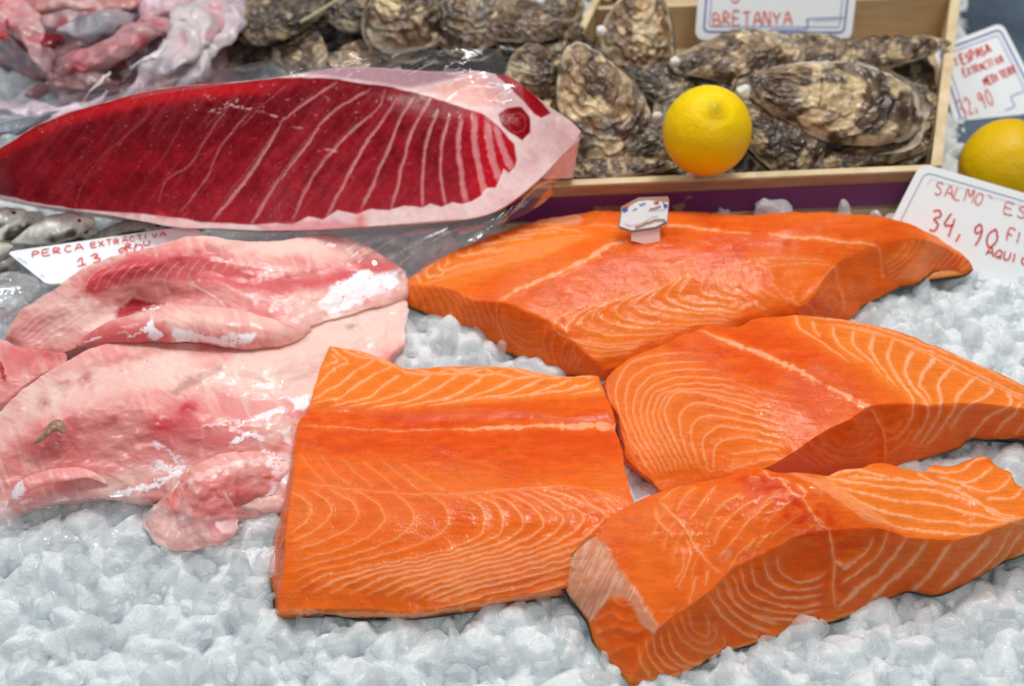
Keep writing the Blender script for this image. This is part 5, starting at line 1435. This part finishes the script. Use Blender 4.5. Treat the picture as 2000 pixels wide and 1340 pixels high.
def price_tag(quad, p0, n, label, texts, border, rad=.10, name='price_tag', thick=.0012, ink='red_ink', bmat='blue_ink', extra=()):
    pl = Plane(p0, n)
    q = [np.array(a, float) for a in quad]                 # TL TR BR BL in photo pixels
    C3 = [pl.at(a[0], a[1]) for a in q]

    def uv(u, v):
        return (C3[3] * (1 - u) + C3[2] * u) * (1 - v) + (C3[0] * (1 - u) + C3[1] * u) * v
    wd = np.linalg.norm(C3[1] - C3[0]); ht = np.linalg.norm(C3[0] - C3[3])
    rm = rad * min(wd, ht)

    def rr(inset):
        iu, iv = inset / wd, inset / ht
        r_ = max(rm - inset * .5, .0008); pts = []
        for cu, cv, a0 in ((1 - iu, iv, -90), (1 - iu, 1 - iv, 0), (iu, 1 - iv, 90), (iu, iv, 180)):
            ccu = cu - math.copysign(r_ / wd, cu - .5); ccv = cv - math.copysign(r_ / ht, cv - .5)
            for k in range(9):
                a = R(a0 + k * 90 / 8)
                pts.append((ccu + math.cos(a) * r_ / wd, ccv + math.sin(a) * r_ / ht))
        return pts
    root = empty(name, C3[3])
    tag(root, label, 'price tag')
    off = C3[3]
    o_ = [uv(*p) for p in rr(0)]
    m = len(o_)
    V = np.vstack([np.array(o_), np.array(o_) - pl.n * thick])
    bm = bmesh.new()
    vs = [bm.verts.new(p - off) for p in V]
    bm.faces.new(vs[:m]); bm.faces.new(vs[m:][::-1])
    for k in range(m):
        bm.faces.new([vs[k], vs[m + k], vs[m + (k + 1) % m], vs[(k + 1) % m]])
    bmesh.ops.recalc_face_normals(bm, faces=bm.faces)
    me = bpy.data.meshes.new('card'); bm.to_mesh(me); bm.free()
    me.materials.append(M['card'])
    o = bpy.data.objects.new('card', me); COL.objects.link(o); o.parent = root

    def loop_ribbon(inset, wpx):
        pts = [uv(*p) for p in rr(inset)]; pts.append(pts[0])
        W = np.array(pts) + pl.n * .0004
        t = np.gradient(W, axis=0); t[0] = t[-1] = W[1] - W[-2]
        t /= np.linalg.norm(t, axis=1)[:, None] + 1e-9
        s = np.cross(pl.n, t); h = wpx * .5 * px_size(W.mean(0))
        V = np.vstack([W + s * h, W - s * h]); k = len(W); i = np.arange(k - 1)
        return V - off, np.stack([i, i + k, i + k + 1, i + 1], -1)
    if border:
        V, F = merge([loop_ribbon(ins, w_) for ins, w_ in border])
        mesh_obj('printed_border', V, F, M[bmat], root, smooth=False)
    by = {}
    for (s, a, b, h, wpx, mt) in texts:
        for st in text_px(s, a, b, h, seed=len(s) * 3 + int(h)):
            V, F = ribbon(pl, st, wpx, .0005)
            by.setdefault(mt, []).append((V - off, F))
    for k, lst in by.items():
        V, F = merge(lst); mesh_obj('lettering', V, F, M[k], root, smooth=False)
    ex = {}
    for (pts, wpx, mt) in extra:
        V, F = ribbon(pl, pts, wpx, .0007)
        ex.setdefault(mt, []).append((V - off, F))
    for k, lst in ex.items():
        V, F = merge(lst); mesh_obj('printed_marks', V, F, M[k], root, smooth=False)
    return root, pl, off


price_tag([(1799, 318), (2120, 412), (2030, 600), (1706, 500)], P(1900, 556, -.003), (-.05, -.72, .70),
          'white tag with red SALMO 34,90 behind the largest salmon fillet',
          [("SALMO", (1824, 379), (1922, 402), 24, 2.6, 'pale_ink'), ("ES", (1960, 417), (2010, 430), 23, 2.6, 'pale_ink'),
           ("34,90", (1812, 447), (1950, 489), 40, 3.6, 'red_ink'), ("FIL", (1965, 468), (2020, 484), 22, 3.2, 'pale_ink'), ("AQUIC", (1925, 497), (2010, 520), 16, 3.0, 'red_ink')],
          [(.0052, 1.7)], bmat='grey_ink', extra=[([(1930, 380), (1938, 388)], 2, 'pale_ink'), ([(1812, 360), (1818, 351), (1835, 355), (1990, 400), (2100, 432)], .7, 'grey_ink')])
price_tag([(1822, 95), (1957, 44), (2052, 226), (1880, 287)], P(1890, 285, -.012), (.10, -.60, .8),
          'white tag with red ESPASA and 32,90 standing behind the lemon at the right edge',
          [("IX", (1860, 131), (1874, 126), 17, 2.4, 'pale_ink'), ("ESPASA", (1880, 125), (1938, 101), 18, 3.6, 'red_ink'), ("EXTRACTIVA", (1884, 150), (1962, 121), 15, 2.6, 'red_ink'), ("MEDITERR", (1924, 168), (1988, 140), 14, 2.8, 'red_ink'),
           ("32,90", (1880, 228), (1945, 200), 32, 3.2, 'pale_ink')],
          [(.0042, 3.0), (.0078, 1.2)], extra=[([(1999, 178), (1974, 190), (1981, 207), (1962, 216)], 1.4, 'blue_ink')])
price_tag([(1372, -110), (1684, -110), (1662, 80), (1357, 78)], P(1500, 80, .038), (0, -.85, .5),
          'white tag with blue border and red BRETANYA standing in the oyster crate',
          [("BRETANYA", (1393, 50), (1550, 48), 25, 3.4, 'pale_ink'), ("O", (1428, 5), (1452, 4), 22, 3.4, 'pale_ink')],
          [(.0062, 3.2), (.0100, 1.4)], extra=[([(1648, 34), (1580, 37), (1577, 42), (1571, 57), (1505, 58)], 2, 'blue_ink'), ([(1590, 41), (1636, 38)], 1.0, 'blue_ink')])
price_tag([(13, 492), (374, 440), (470, 515), (92, 556)], P(92, 556, .020), (0, -.35, .94),
          'white tag with red PERCA tucked behind the arched pink perch fillet',
          [("PERCA", (64, 503), (168, 487), 11, 2.3, 'red_ink'), ("EXTRACTIVA", (179, 484), (328, 461), 10, 2.3, 'red_ink'), ("RIU", (246, 487), (300, 478), 9, 2.6, 'red_ink'), ("13,90", (152, 521), (290, 488), 15, 2.8, 'red_ink')],
          [], extra=[([(36, 504), (44, 509), (53, 515)], 1.2, 'grey_ink'), ([(80, 537), (87, 541)], 1.2, 'grey_ink')])


def stake_tag():
    pl = Plane(P(1262, 480, .0425), (.08, -.75, .66))
    root = empty('stake_tag', P(1262, 480, .036))
    off = P(1262, 480, .036)
    tag(root, 'tiny white tag on a pinkish plastic stake stuck into the back salmon fillet', 'tag')

    def plate(name, poly, m, l0, l1):
        A = np.array([pl.at(x, y, l1) for x, y in poly]); B = np.array([pl.at(x, y, l0) for x, y in poly])
        bm = bmesh.new(); k = len(poly)
        vs = [bm.verts.new(p - off) for p in np.vstack([A, B])]
        bm.faces.new(vs[:k]); bm.faces.new(vs[k:][::-1])
        for i in range(k): bm.faces.new([vs[i], vs[k + i], vs[k + (i + 1) % k], vs[(i + 1) % k]])
        bmesh.ops.recalc_face_normals(bm, faces=bm.faces)
        me = bpy.data.meshes.new(name); bm.to_mesh(me); bm.free(); me.materials.append(m)
        o = bpy.data.objects.new(name, me); COL.objects.link(o); o.parent = root
        return o
    plate('stake', [(1232, 440), (1288, 440), (1288, 476), (1275, 485), (1262, 478), (1232, 470)], M['stake'], .000, .0018)
    plate('clip', [(1205, 446), (1232, 455), (1280, 448), (1302, 437), (1305, 392), (1302, 384), (1246, 386), (1212, 404)], M['tan_ink'], .0022, .0034)
    plate('card', [(1208, 442), (1232, 450), (1278, 443), (1300, 432), (1302, 396), (1264, 392), (1244, 394), (1213, 412)], M['card'], .0036, .0046)
    L_ = {}
    for pts, w_, m in (([(1214, 413), (1219, 409), (1222, 407)], 8, 'blue_ink'), ([(1293, 403), (1300, 402)], 8, 'blue_ink'), ([(1277, 399), (1284, 397)], 3, 'blue_ink'), ([(1218, 406), (1226, 404)], 4, 'orange_ink'), ([(1274, 396), (1284, 394)], 4, 'orange_ink'),
                      ([(1291, 396), (1295, 395)], 4, 'orange_ink'), ([(1233, 411), (1242, 408)], 3, 'grey_ink'), ([(1246, 401), (1258, 398)], 4, 'grey_ink'), ([(1266, 410), (1288, 404)], 4, 'tan_ink'), ([(1262, 413), (1298, 410)], 1, 'grey_ink'),
                      ([(1219, 437), (1226, 441), (1234, 441)], 1.6, 'pale_ink'), ([(1236, 440), (1252, 436), (1270, 425), (1282, 423)], 1.2, 'pale_ink'), ([(1238, 446), (1262, 436), (1282, 430), (1297, 432)], 5, 'tan_ink')):
        V, F = ribbon(pl, pts, w_, .0050); L_.setdefault(m, []).append((V - off, F))
    for k, l in L_.items():
        V, F = merge(l); mesh_obj('printed_marks', V, F, M[k], root, smooth=False)


stake_tag()
# ================================================================== SMALL SILVER FISH
def small_fish(p, q, z0, z1, wpx, seed, label, dark=0.0):
    a = P(p[0], p[1], z0); b = P(q[0], q[1], z1)
    s = px_size((a + b) / 2)
    r = wpx * s * .72
    pts = [a + (b - a) * t + np.array([0, 0, .15 * r * math.sin(t * 3.1)]) for t in (0, .25, .5, .75, 1)]
    root = empty('small_fish', a)
    tag(root, label, 'small fish', 'small silver fish under the tuna')

    def pc(x, y, V):
        t = np.clip(((V - a) @ (b - a)) / ((b - a) @ (b - a)), 0, 1)
        side = (V - a - t[:, None] * (b - a))[:, 1] / r
        c = mix(srgb(216, 214, 202), srgb(252, 250, 240), np.clip(.5 + fbm(V * 160, seed, 3) * 1.4, 0, 1))
        c = mix(c, srgb(74, 70, 50), sstep(-.66, -.82, side + .3 * fbm(V * 60, seed + 1, 2)))
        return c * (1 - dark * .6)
    o = sweep('body', [x - a for x in pts], [r * .05, r * .62, r, r * .9, r * .25], M['silver'], flat=.8, parent=root, nseg=40, nring=70, paint=lambda x, y, V: pc(x, y, V + a))
    t = (b - a) / np.linalg.norm(b - a); n = np.cross([0, 0, 1], t)
    for sg in (-1, 1):
        o2 = sweep('tail_fin', [np.zeros(3), -t * r * .9 + n * sg * r * .5, -t * r * 1.7 + n * sg * r * 1.1], [r * .12, r * .22, r * .03], M['silver'], flat=.15, parent=root, nseg=10, nring=16, albedo=srgb(120, 115, 95) * (1 - dark * .5))
    e = b - a - t * r * .8 + np.array([0, -r * .25, r * .42])
    bm = bmesh.new(); bmesh.ops.create_icosphere(bm, subdivisions=2, radius=r * .2)
    V = np.array([v.co[:] for v in bm.verts]) + e; F = np.array([[v.index for v in f.verts] for f in bm.faces]); bm.free()
    mesh_obj('eye', V, F, M['fisheye'], root)


small_fish((22, 474), (185, 432), .024, .030, 46, 1, 'silver fish with sparkling belly, the largest one above the perch tag')
small_fish((-40, 480), (82, 420), .020, .028, 40, 2, 'silver fish second from the left under the tuna')
small_fish((-80, 455), (50, 415), .026, .034, 34, 3, 'silver fish highest at the left edge, just under the tuna')
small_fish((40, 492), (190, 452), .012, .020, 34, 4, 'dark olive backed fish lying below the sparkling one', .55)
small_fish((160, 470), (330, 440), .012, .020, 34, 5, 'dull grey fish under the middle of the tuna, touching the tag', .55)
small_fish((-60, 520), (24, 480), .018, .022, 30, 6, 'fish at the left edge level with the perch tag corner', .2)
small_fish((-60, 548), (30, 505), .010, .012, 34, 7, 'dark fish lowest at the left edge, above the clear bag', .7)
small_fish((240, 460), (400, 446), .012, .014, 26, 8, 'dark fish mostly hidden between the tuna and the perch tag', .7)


# ================================================================== RAW FISH AT THE TOP LEFT
def offcut(name, pts, radii, cols, seed, label, flat=.5, lump=.5, z0=.03, cat='fish piece', lumpf=19):
    k = Z(0, 0, 3.571)
    W = []
    for (x, y, z) in pts:
        a, b = k([(x, y)])[0]
        W.append(P(a, b, z))
    s = px_size(W[len(W) // 2]) / 3.571
    c0, c1, c2 = [srgb(*c) for c in cols]

    def pc(x, y, V):
        n1 = fbm(V * 30, seed, 4); n_ = fbm(V * np.array([60, 60, 60]), seed + 5, 3)
        c = mix(c0, c1, np.clip(.45 + n1 * 2.4, 0, 1)) * .88
        return mix(c, c2, np.clip((n_ - .05) * 2.6, 0, .9))
    o = sweep(name, W, [r * s * 1.28 for r in radii], M['offcut'], flat=flat, nseg=80, nring=140, warp=.011, lump=lump, lumpf=lumpf, seed=seed, paint=pc)
    tag(o, label, cat, 'raw fish pieces at the upper left')


PKL = (206, 158, 162); RDD = (170, 44, 56); WH = (214, 202, 204); GR = (168, 164, 172)


def mass():
    def paint(x, y, V, nrm):
        n1 = n2(x / 45, y / 30, 5, 4); m = n2(x / 14, y / 12, 8, 3)
        c = mix(srgb(196, 148, 152), srgb(150, 138, 148), np.clip(.5 + n1 * 2, 0, 1))
        c = mix(c, srgb(168, 60, 70), np.clip((n2(x / 40, y / 40, 15, 3) - .15) * 3, 0, .8))
        c = mix(c, srgb(226, 208, 206), np.clip((m - .12) * 3, 0, .8))
        return c, .0015 * n2(x / 16, y / 12, 3, 3)
    o = slab('fish_piece', S=[(75, 120, .022), (110, 175, .022), (200, 190, .024), (300, 180, .026), (400, 165, .028), (470, 90, .026)],
             N=[(-40, -80, .040), (150, -80, .045), (350, -80, .045), (520, -70, .035)], W=[(75, 120, .022), (10, 80, .032), (-60, 20, .04), (-40, -80, .040)], E=[(470, 90, .026), (500, 20, .03), (520, -70, .035)],
             nu=220, nv=150, ns=10, smooth=4, material=M['offcut'], paint=paint, lump=.010, lumpf=26, seed=6)
    tag(o, 'mottled mass of raw fish lying lowest under the other raw pieces', 'fish piece', 'raw fish pieces at the upper left')


mass()
offcut('fish_piece', [(300, 580, .035), (520, 440, .045), (800, 350, .052), (1000, 220, .055), (1130, 60, .05), (1200, -80, .045)], [30, 95, 105, 90, 75, 60], [PKL, (206, 120, 128), RDD], 1, 'long pink piece with a deep red right end, pointing up and right')
offcut('fish_piece', [(840, 670, .05), (980, 540, .058), (1180, 400, .066), (1330, 250, .07), (1450, 90, .068), (1500, -80, .06)], [30, 60, 105, 130, 120, 90], [WH, (200, 190, 198), (216, 170, 176)], 2, 'whitish bony tail piece with a grey seam, just behind the tuna')
offcut('fish_piece', [(1150, 640, .04), (1300, 520, .05), (1430, 380, .058), (1560, 220, .062), (1640, 60, .06), (1660, -80, .055)], [30, 85, 105, 115, 110, 80], [(214, 196, 206), WH, (188, 172, 186)], 3, 'pale mauve fish piece right of the whitish tail')
offcut('fish_piece', [(1560, 300, .03), (1690, 180, .036), (1760, 60, .04), (1800, -60, .04)], [30, 70, 70, 50], [(214, 170, 180), (190, 140, 150), (150, 90, 100)], 4, 'small pinkish end beside the muddy oysters')
offcut('fish_piece', [(-80, -40, .05), (60, 60, .058), (170, 220, .058), (300, 400, .05), (330, 470, .04)], [120, 150, 120, 80, 20], [PKL, (232, 200, 196), (196, 110, 116)], 5, 'pink head piece with pale bone in the upper left corner')
offcut('fish_piece', [(330, 210, .066), (390, 270, .068), (400, 340, .066)], [20, 52, 20], [(120, 20, 34), (150, 30, 44), (96, 14, 26)], 6, 'dark red hollow lump of flesh beside the pale bone', lump=.5)
offcut('fish_piece', [(440, 240, .05), (600, 190, .058), (760, 140, .06), (900, 60, .055)], [60, 100, 95, 40], [(150, 148, 158), (170, 160, 168), (110, 108, 122)], 7, 'blue grey slimy lump with bright glints, centre of the raw pieces')
offcut('fish_piece', [(200, 0, .06), (420, 20, .066), (560, 10, .066), (760, 20, .062), (980, -40, .06)], [60, 80, 70, 60, 40], [(196, 130, 128), (214, 160, 156), (230, 200, 196)], 8, 'brownish pink piece along the top edge of the picture', lump=.5)
offcut('fish_piece', [(200, 650, .03), (380, 620, .035), (560, 600, .038), (740, 560, .036), (860, 500, .03)], [20, 62, 75, 62, 20], [(136, 96, 98), (160, 120, 122), (110, 74, 70)], 9, 'brown mauve flap under the long pink piece')
offcut('fish_piece', [(-80, 730, .03), (120, 735, .034), (320, 750, .036), (520, 740, .036), (760, 660, .036)], [60, 55, 60, 50, 20], [(206, 186, 200), (190, 172, 190), (226, 210, 220)], 10, 'lilac flap running along the left edge above the tuna', flat=.5)
offcut('fish_piece', [(540, 720, .06), (650, 640, .066), (780, 545, .07)], [6, 14, 8], [WH, WH, WH], 11, 'thin white strip standing out in front of the brown flap', lump=.2)
offcut('fish_piece', [(900, 450, .074), (1000, 400, .078), (1100, 300, .08), (1140, 260, .08)], [8, 20, 22, 8], [WH, (236, 228, 232), WH], 12, 'pale thin fin lying over the red end of the long piece', lump=.3)
offcut('fish_piece', [(-80, 900, .03), (60, 870, .034), (220, 830, .036), (420, 780, .036)], [70, 62, 45, 10], [(90, 106, 122), (120, 132, 146), (70, 84, 100)], 13, 'dark blue grey skin showing behind the left tip of the tuna')
offcut('fish_piece', [(-60, 130, .06), (0, 190, .066), (20, 260, .06)], [40, 60, 20], [(190, 60, 70), (210, 150, 156), (160, 20, 34)], 14, 'red spotted end cut off by the left edge')
offcut('fish_piece', [(900, -60, .05), (1050, 10, .056), (1200, 40, .058), (1320, -20, .05)], [50, 90, 80, 40], [(206, 168, 180), (180, 140, 156), (226, 200, 210)], 15, 'mauve pink piece at the top edge between red end and tail')

# ================================================================== CRUSHED ICE
def ico(level):
    bm = bmesh.new(); bmesh.ops.create_icosphere(bm, subdivisions=level, radius=1)
    V = np.array([v.co[:] for v in bm.verts]); F = np.array([[v.index for v in f.verts] for f in bm.faces])
    bm.free()
    return V, F


def chunk(V, r, k=26, npl=13):
    D = r.randn(npl, 3); D /= np.linalg.norm(D, axis=1)[:, None]
    off = r.uniform(.5, 1.0, npl)
    q = np.maximum(V @ D.T, 0) / off
    rad = (np.sum(q ** k, 1) + .3) ** (-1 / k)
    W = V * rad[:, None]
    W = W * (1 + fbm(V * 1.5 + r.rand(3) * 50, 3, 2) * .16 + fbm(V * 5 + r.rand(3) * 50, 9, 2) * .035)[:, None]
    return W * r.uniform(.5, 1.4, 3)


def in_foot(x, y, margin=0.0):
    res = np.zeros(len(x), bool)
    for poly in FOOT:
        c = poly.mean(0)
        pl = poly.copy()
        if margin:
            d = pl - c
            L_ = np.linalg.norm(d, axis=1)[:, None]
            pl = c + d * np.maximum(0, (L_ - margin)) / L_
        ins = np.zeros(len(x), bool)
        n = len(pl)
        for i in range(n):
            x1, y1 = pl[i]; x2, y2 = pl[(i + 1) % n]
            if y1 != y2:
                ins ^= ((y1 > y) != (y2 > y)) & (x < (x2 - x1) * (y - y1) / (y2 - y1) + x1)
        res |= ins
    return res


def ice_height(x, y):
    px, py = proj(np.stack([x, y, np.zeros_like(x)], 1))
    h = .007 * blob(px, py, 1900, 690, 230, 110) + .006 * blob(px, py, 1800, 1300, 300, 120) + .010 * blob(px, py, 900, 470, 130, 60)
    h = h + .01 * blob(px, py, 900, 660, 120, 60)
    return h


def ice_grid(xs, ys, chunks):
    X, Y = np.meshgrid(xs, ys)
    H = np.full(X.shape, -.010)
    for (cx, cy, z, s, planes) in chunks:
        i0, i1 = np.searchsorted(xs, (cx - 1.5 * s, cx + 1.5 * s)); j0, j1 = np.searchsorted(ys, (cy - 1.5 * s, cy + 1.5 * s))
        if i1 - i0 < 2 or j1 - j0 < 2: continue
        dx = (X[j0:j1, i0:i1] - cx) / s; dy = (Y[j0:j1, i0:i1] - cy) / s
        d = np.full(dx.shape, 9.0)
        for (gx, gy, o) in planes:
            d = np.minimum(d, o + gx * dx + gy * dy)
        d = d - .35 * (dx * dx + dy * dy) ** 1.3
        H[j0:j1, i0:i1] = np.maximum(H[j0:j1, i0:i1], z + s * d)
    p = np.stack([X.ravel(), Y.ravel(), 0 * X.ravel()], 1)
    H = H + (.0008 * fbm(p * 190, 21, 2) + .0006 * np.abs(fbm(p * 420, 23, 2)) + .0022 * fbm(p * 55, 22, 2)).reshape(H.shape)
    for _ in range(1):
        H[1:-1, 1:-1] = (H[1:-1, 1:-1] * 2 + H[:-2, 1:-1] + H[2:, 1:-1] + H[1:-1, :-2] + H[1:-1, 2:]) / 6
    H = H + ice_height(X.ravel(), Y.ravel()).reshape(H.shape)
    ins = in_foot(X.ravel(), Y.ravel(), .009).reshape(H.shape)
    H = np.where(ins, np.minimum(H, -.001), H)
    n, m = H.shape
    i = np.arange(n * m).reshape(n, m)
    F = np.stack([i[:-1, :-1], i[:-1, 1:], i[1:, 1:], i[1:, :-1]], -1).reshape(-1, 4)
    return np.stack([X.ravel(), Y.ravel(), H.ravel()], 1), F


def build_ice():
    r = np.random.RandomState(11)
    chunks = []
    for sp, z0, rs in ((.013, -.008, (.007, .013)), (.018, -.007, (.010, .017)), (.027, -.005, (.009, .015))):
        xs = np.arange(-.58, .58, sp); ys = np.arange(.24, 1.4, sp)
        X, Y = np.meshgrid(xs, ys)
        X = X.ravel() + r.uniform(-.6, .6, X.size) * sp; Y = Y.ravel() + r.uniform(-.6, .6, Y.size) * sp
        for x, y in zip(X, Y):
            pl = [(g * math.cos(a), g * math.sin(a), .8 + .25 * r.rand()) for a, g in zip(r.uniform(0, 6.28, 7), r.uniform(.5, 1.6, 7))]
            pl += [(r.uniform(-.35, .35), r.uniform(-.35, .35), .62), (r.uniform(-.3, .3), r.uniform(-.3, .3), .68)]
            chunks.append((x, y, z0 + r.uniform(-.002, .002), r.uniform(*rs), pl))
    gx = np.r_[np.arange(-.56, -.33, .002), np.arange(-.33, .33, .00085), np.arange(.33, .56, .002)]
    gy = np.r_[np.arange(.27, .62, .0008), np.arange(.62, 1.38, .0015)]
    V1, F1 = ice_grid(gx, gy, chunks)
    o = mesh_obj('crushed_ice', V1, F1, M['ice'])
    tag(o, 'bed of packed crushed ice under all the fish', 'crushed ice', kind='stuff')
    # loose lumps lying on top
    near = [(chunk(ico(4)[0], r), ico(4)[1]) for k in range(16)]
    far = [(chunk(ico(2)[0], r), ico(2)[1]) for k in range(10)]
    Vs, Fs, off = [], [], 0
    for sp, z0, rs in ((.0145, -.0035, (.006, .0115)), (.018, -.0012, (.0045, .0085)), (.012, .000, (.0018, .0038))):
        xs = np.arange(-.56, .56, sp); ys = np.arange(.24, 1.36, sp)
        X, Y = np.meshgrid(xs, ys)
        X = X.ravel() + r.uniform(-.5, .5, X.size) * sp; Y = Y.ravel() + r.uniform(-.5, .5, Y.size) * sp
        px, py = proj(np.stack([X, Y, np.zeros_like(X)], 1))
        ok = (px > -130) & (px < 2130) & (py > -60) & (py < 1480) & ~in_foot(X, Y, .005) & (r.rand(X.size) < .75)
        X, Y = X[ok], Y[ok]
        for x, y, h in zip(X, Y, ice_height(X, Y)):
            fp = y < .62
            V, F = (near if fp else far)[r.randint(16 if fp else 10)]
            Q = Matrix.Rotation(r.uniform(0, 6.28), 3, 'Z') @ Matrix.Rotation(r.uniform(0, 6.28), 3, 'X')
            W = (V * r.uniform(*rs)) @ np.array(Q).T + [x, y, z0 + h + r.uniform(-.002, .001)]
            Vs.append(W.astype(np.float32)); Fs.append(F + off); off += len(V)
    for k in range(46):
        x = .118 + .135 * r.rand(); y = .6835 + r.uniform(-.004, .003)
        V, F = near[r.randint(16)]
        Q = Matrix.Rotation(r.uniform(0, 6.28), 3, 'Z') @ Matrix.Rotation(r.uniform(0, 6.28), 3, 'X')
        hh = .034 * (.75 + .25 * math.sin((x - .118) / .135 * math.pi))
        W = (V * r.uniform(.004, .0078)) @ np.array(Q).T + [x, y, r.uniform(.014, 1) * hh]
        Vs.append(W.astype(np.float32)); Fs.append(F + off); off += len(V)
    o = mesh_obj('ice_lumps', np.vstack(Vs), np.vstack(Fs), M['ice_lump'])
    tag(o, 'loose clear lumps of ice strewn over the packed ice', 'ice lumps', kind='stuff')


build_ice()
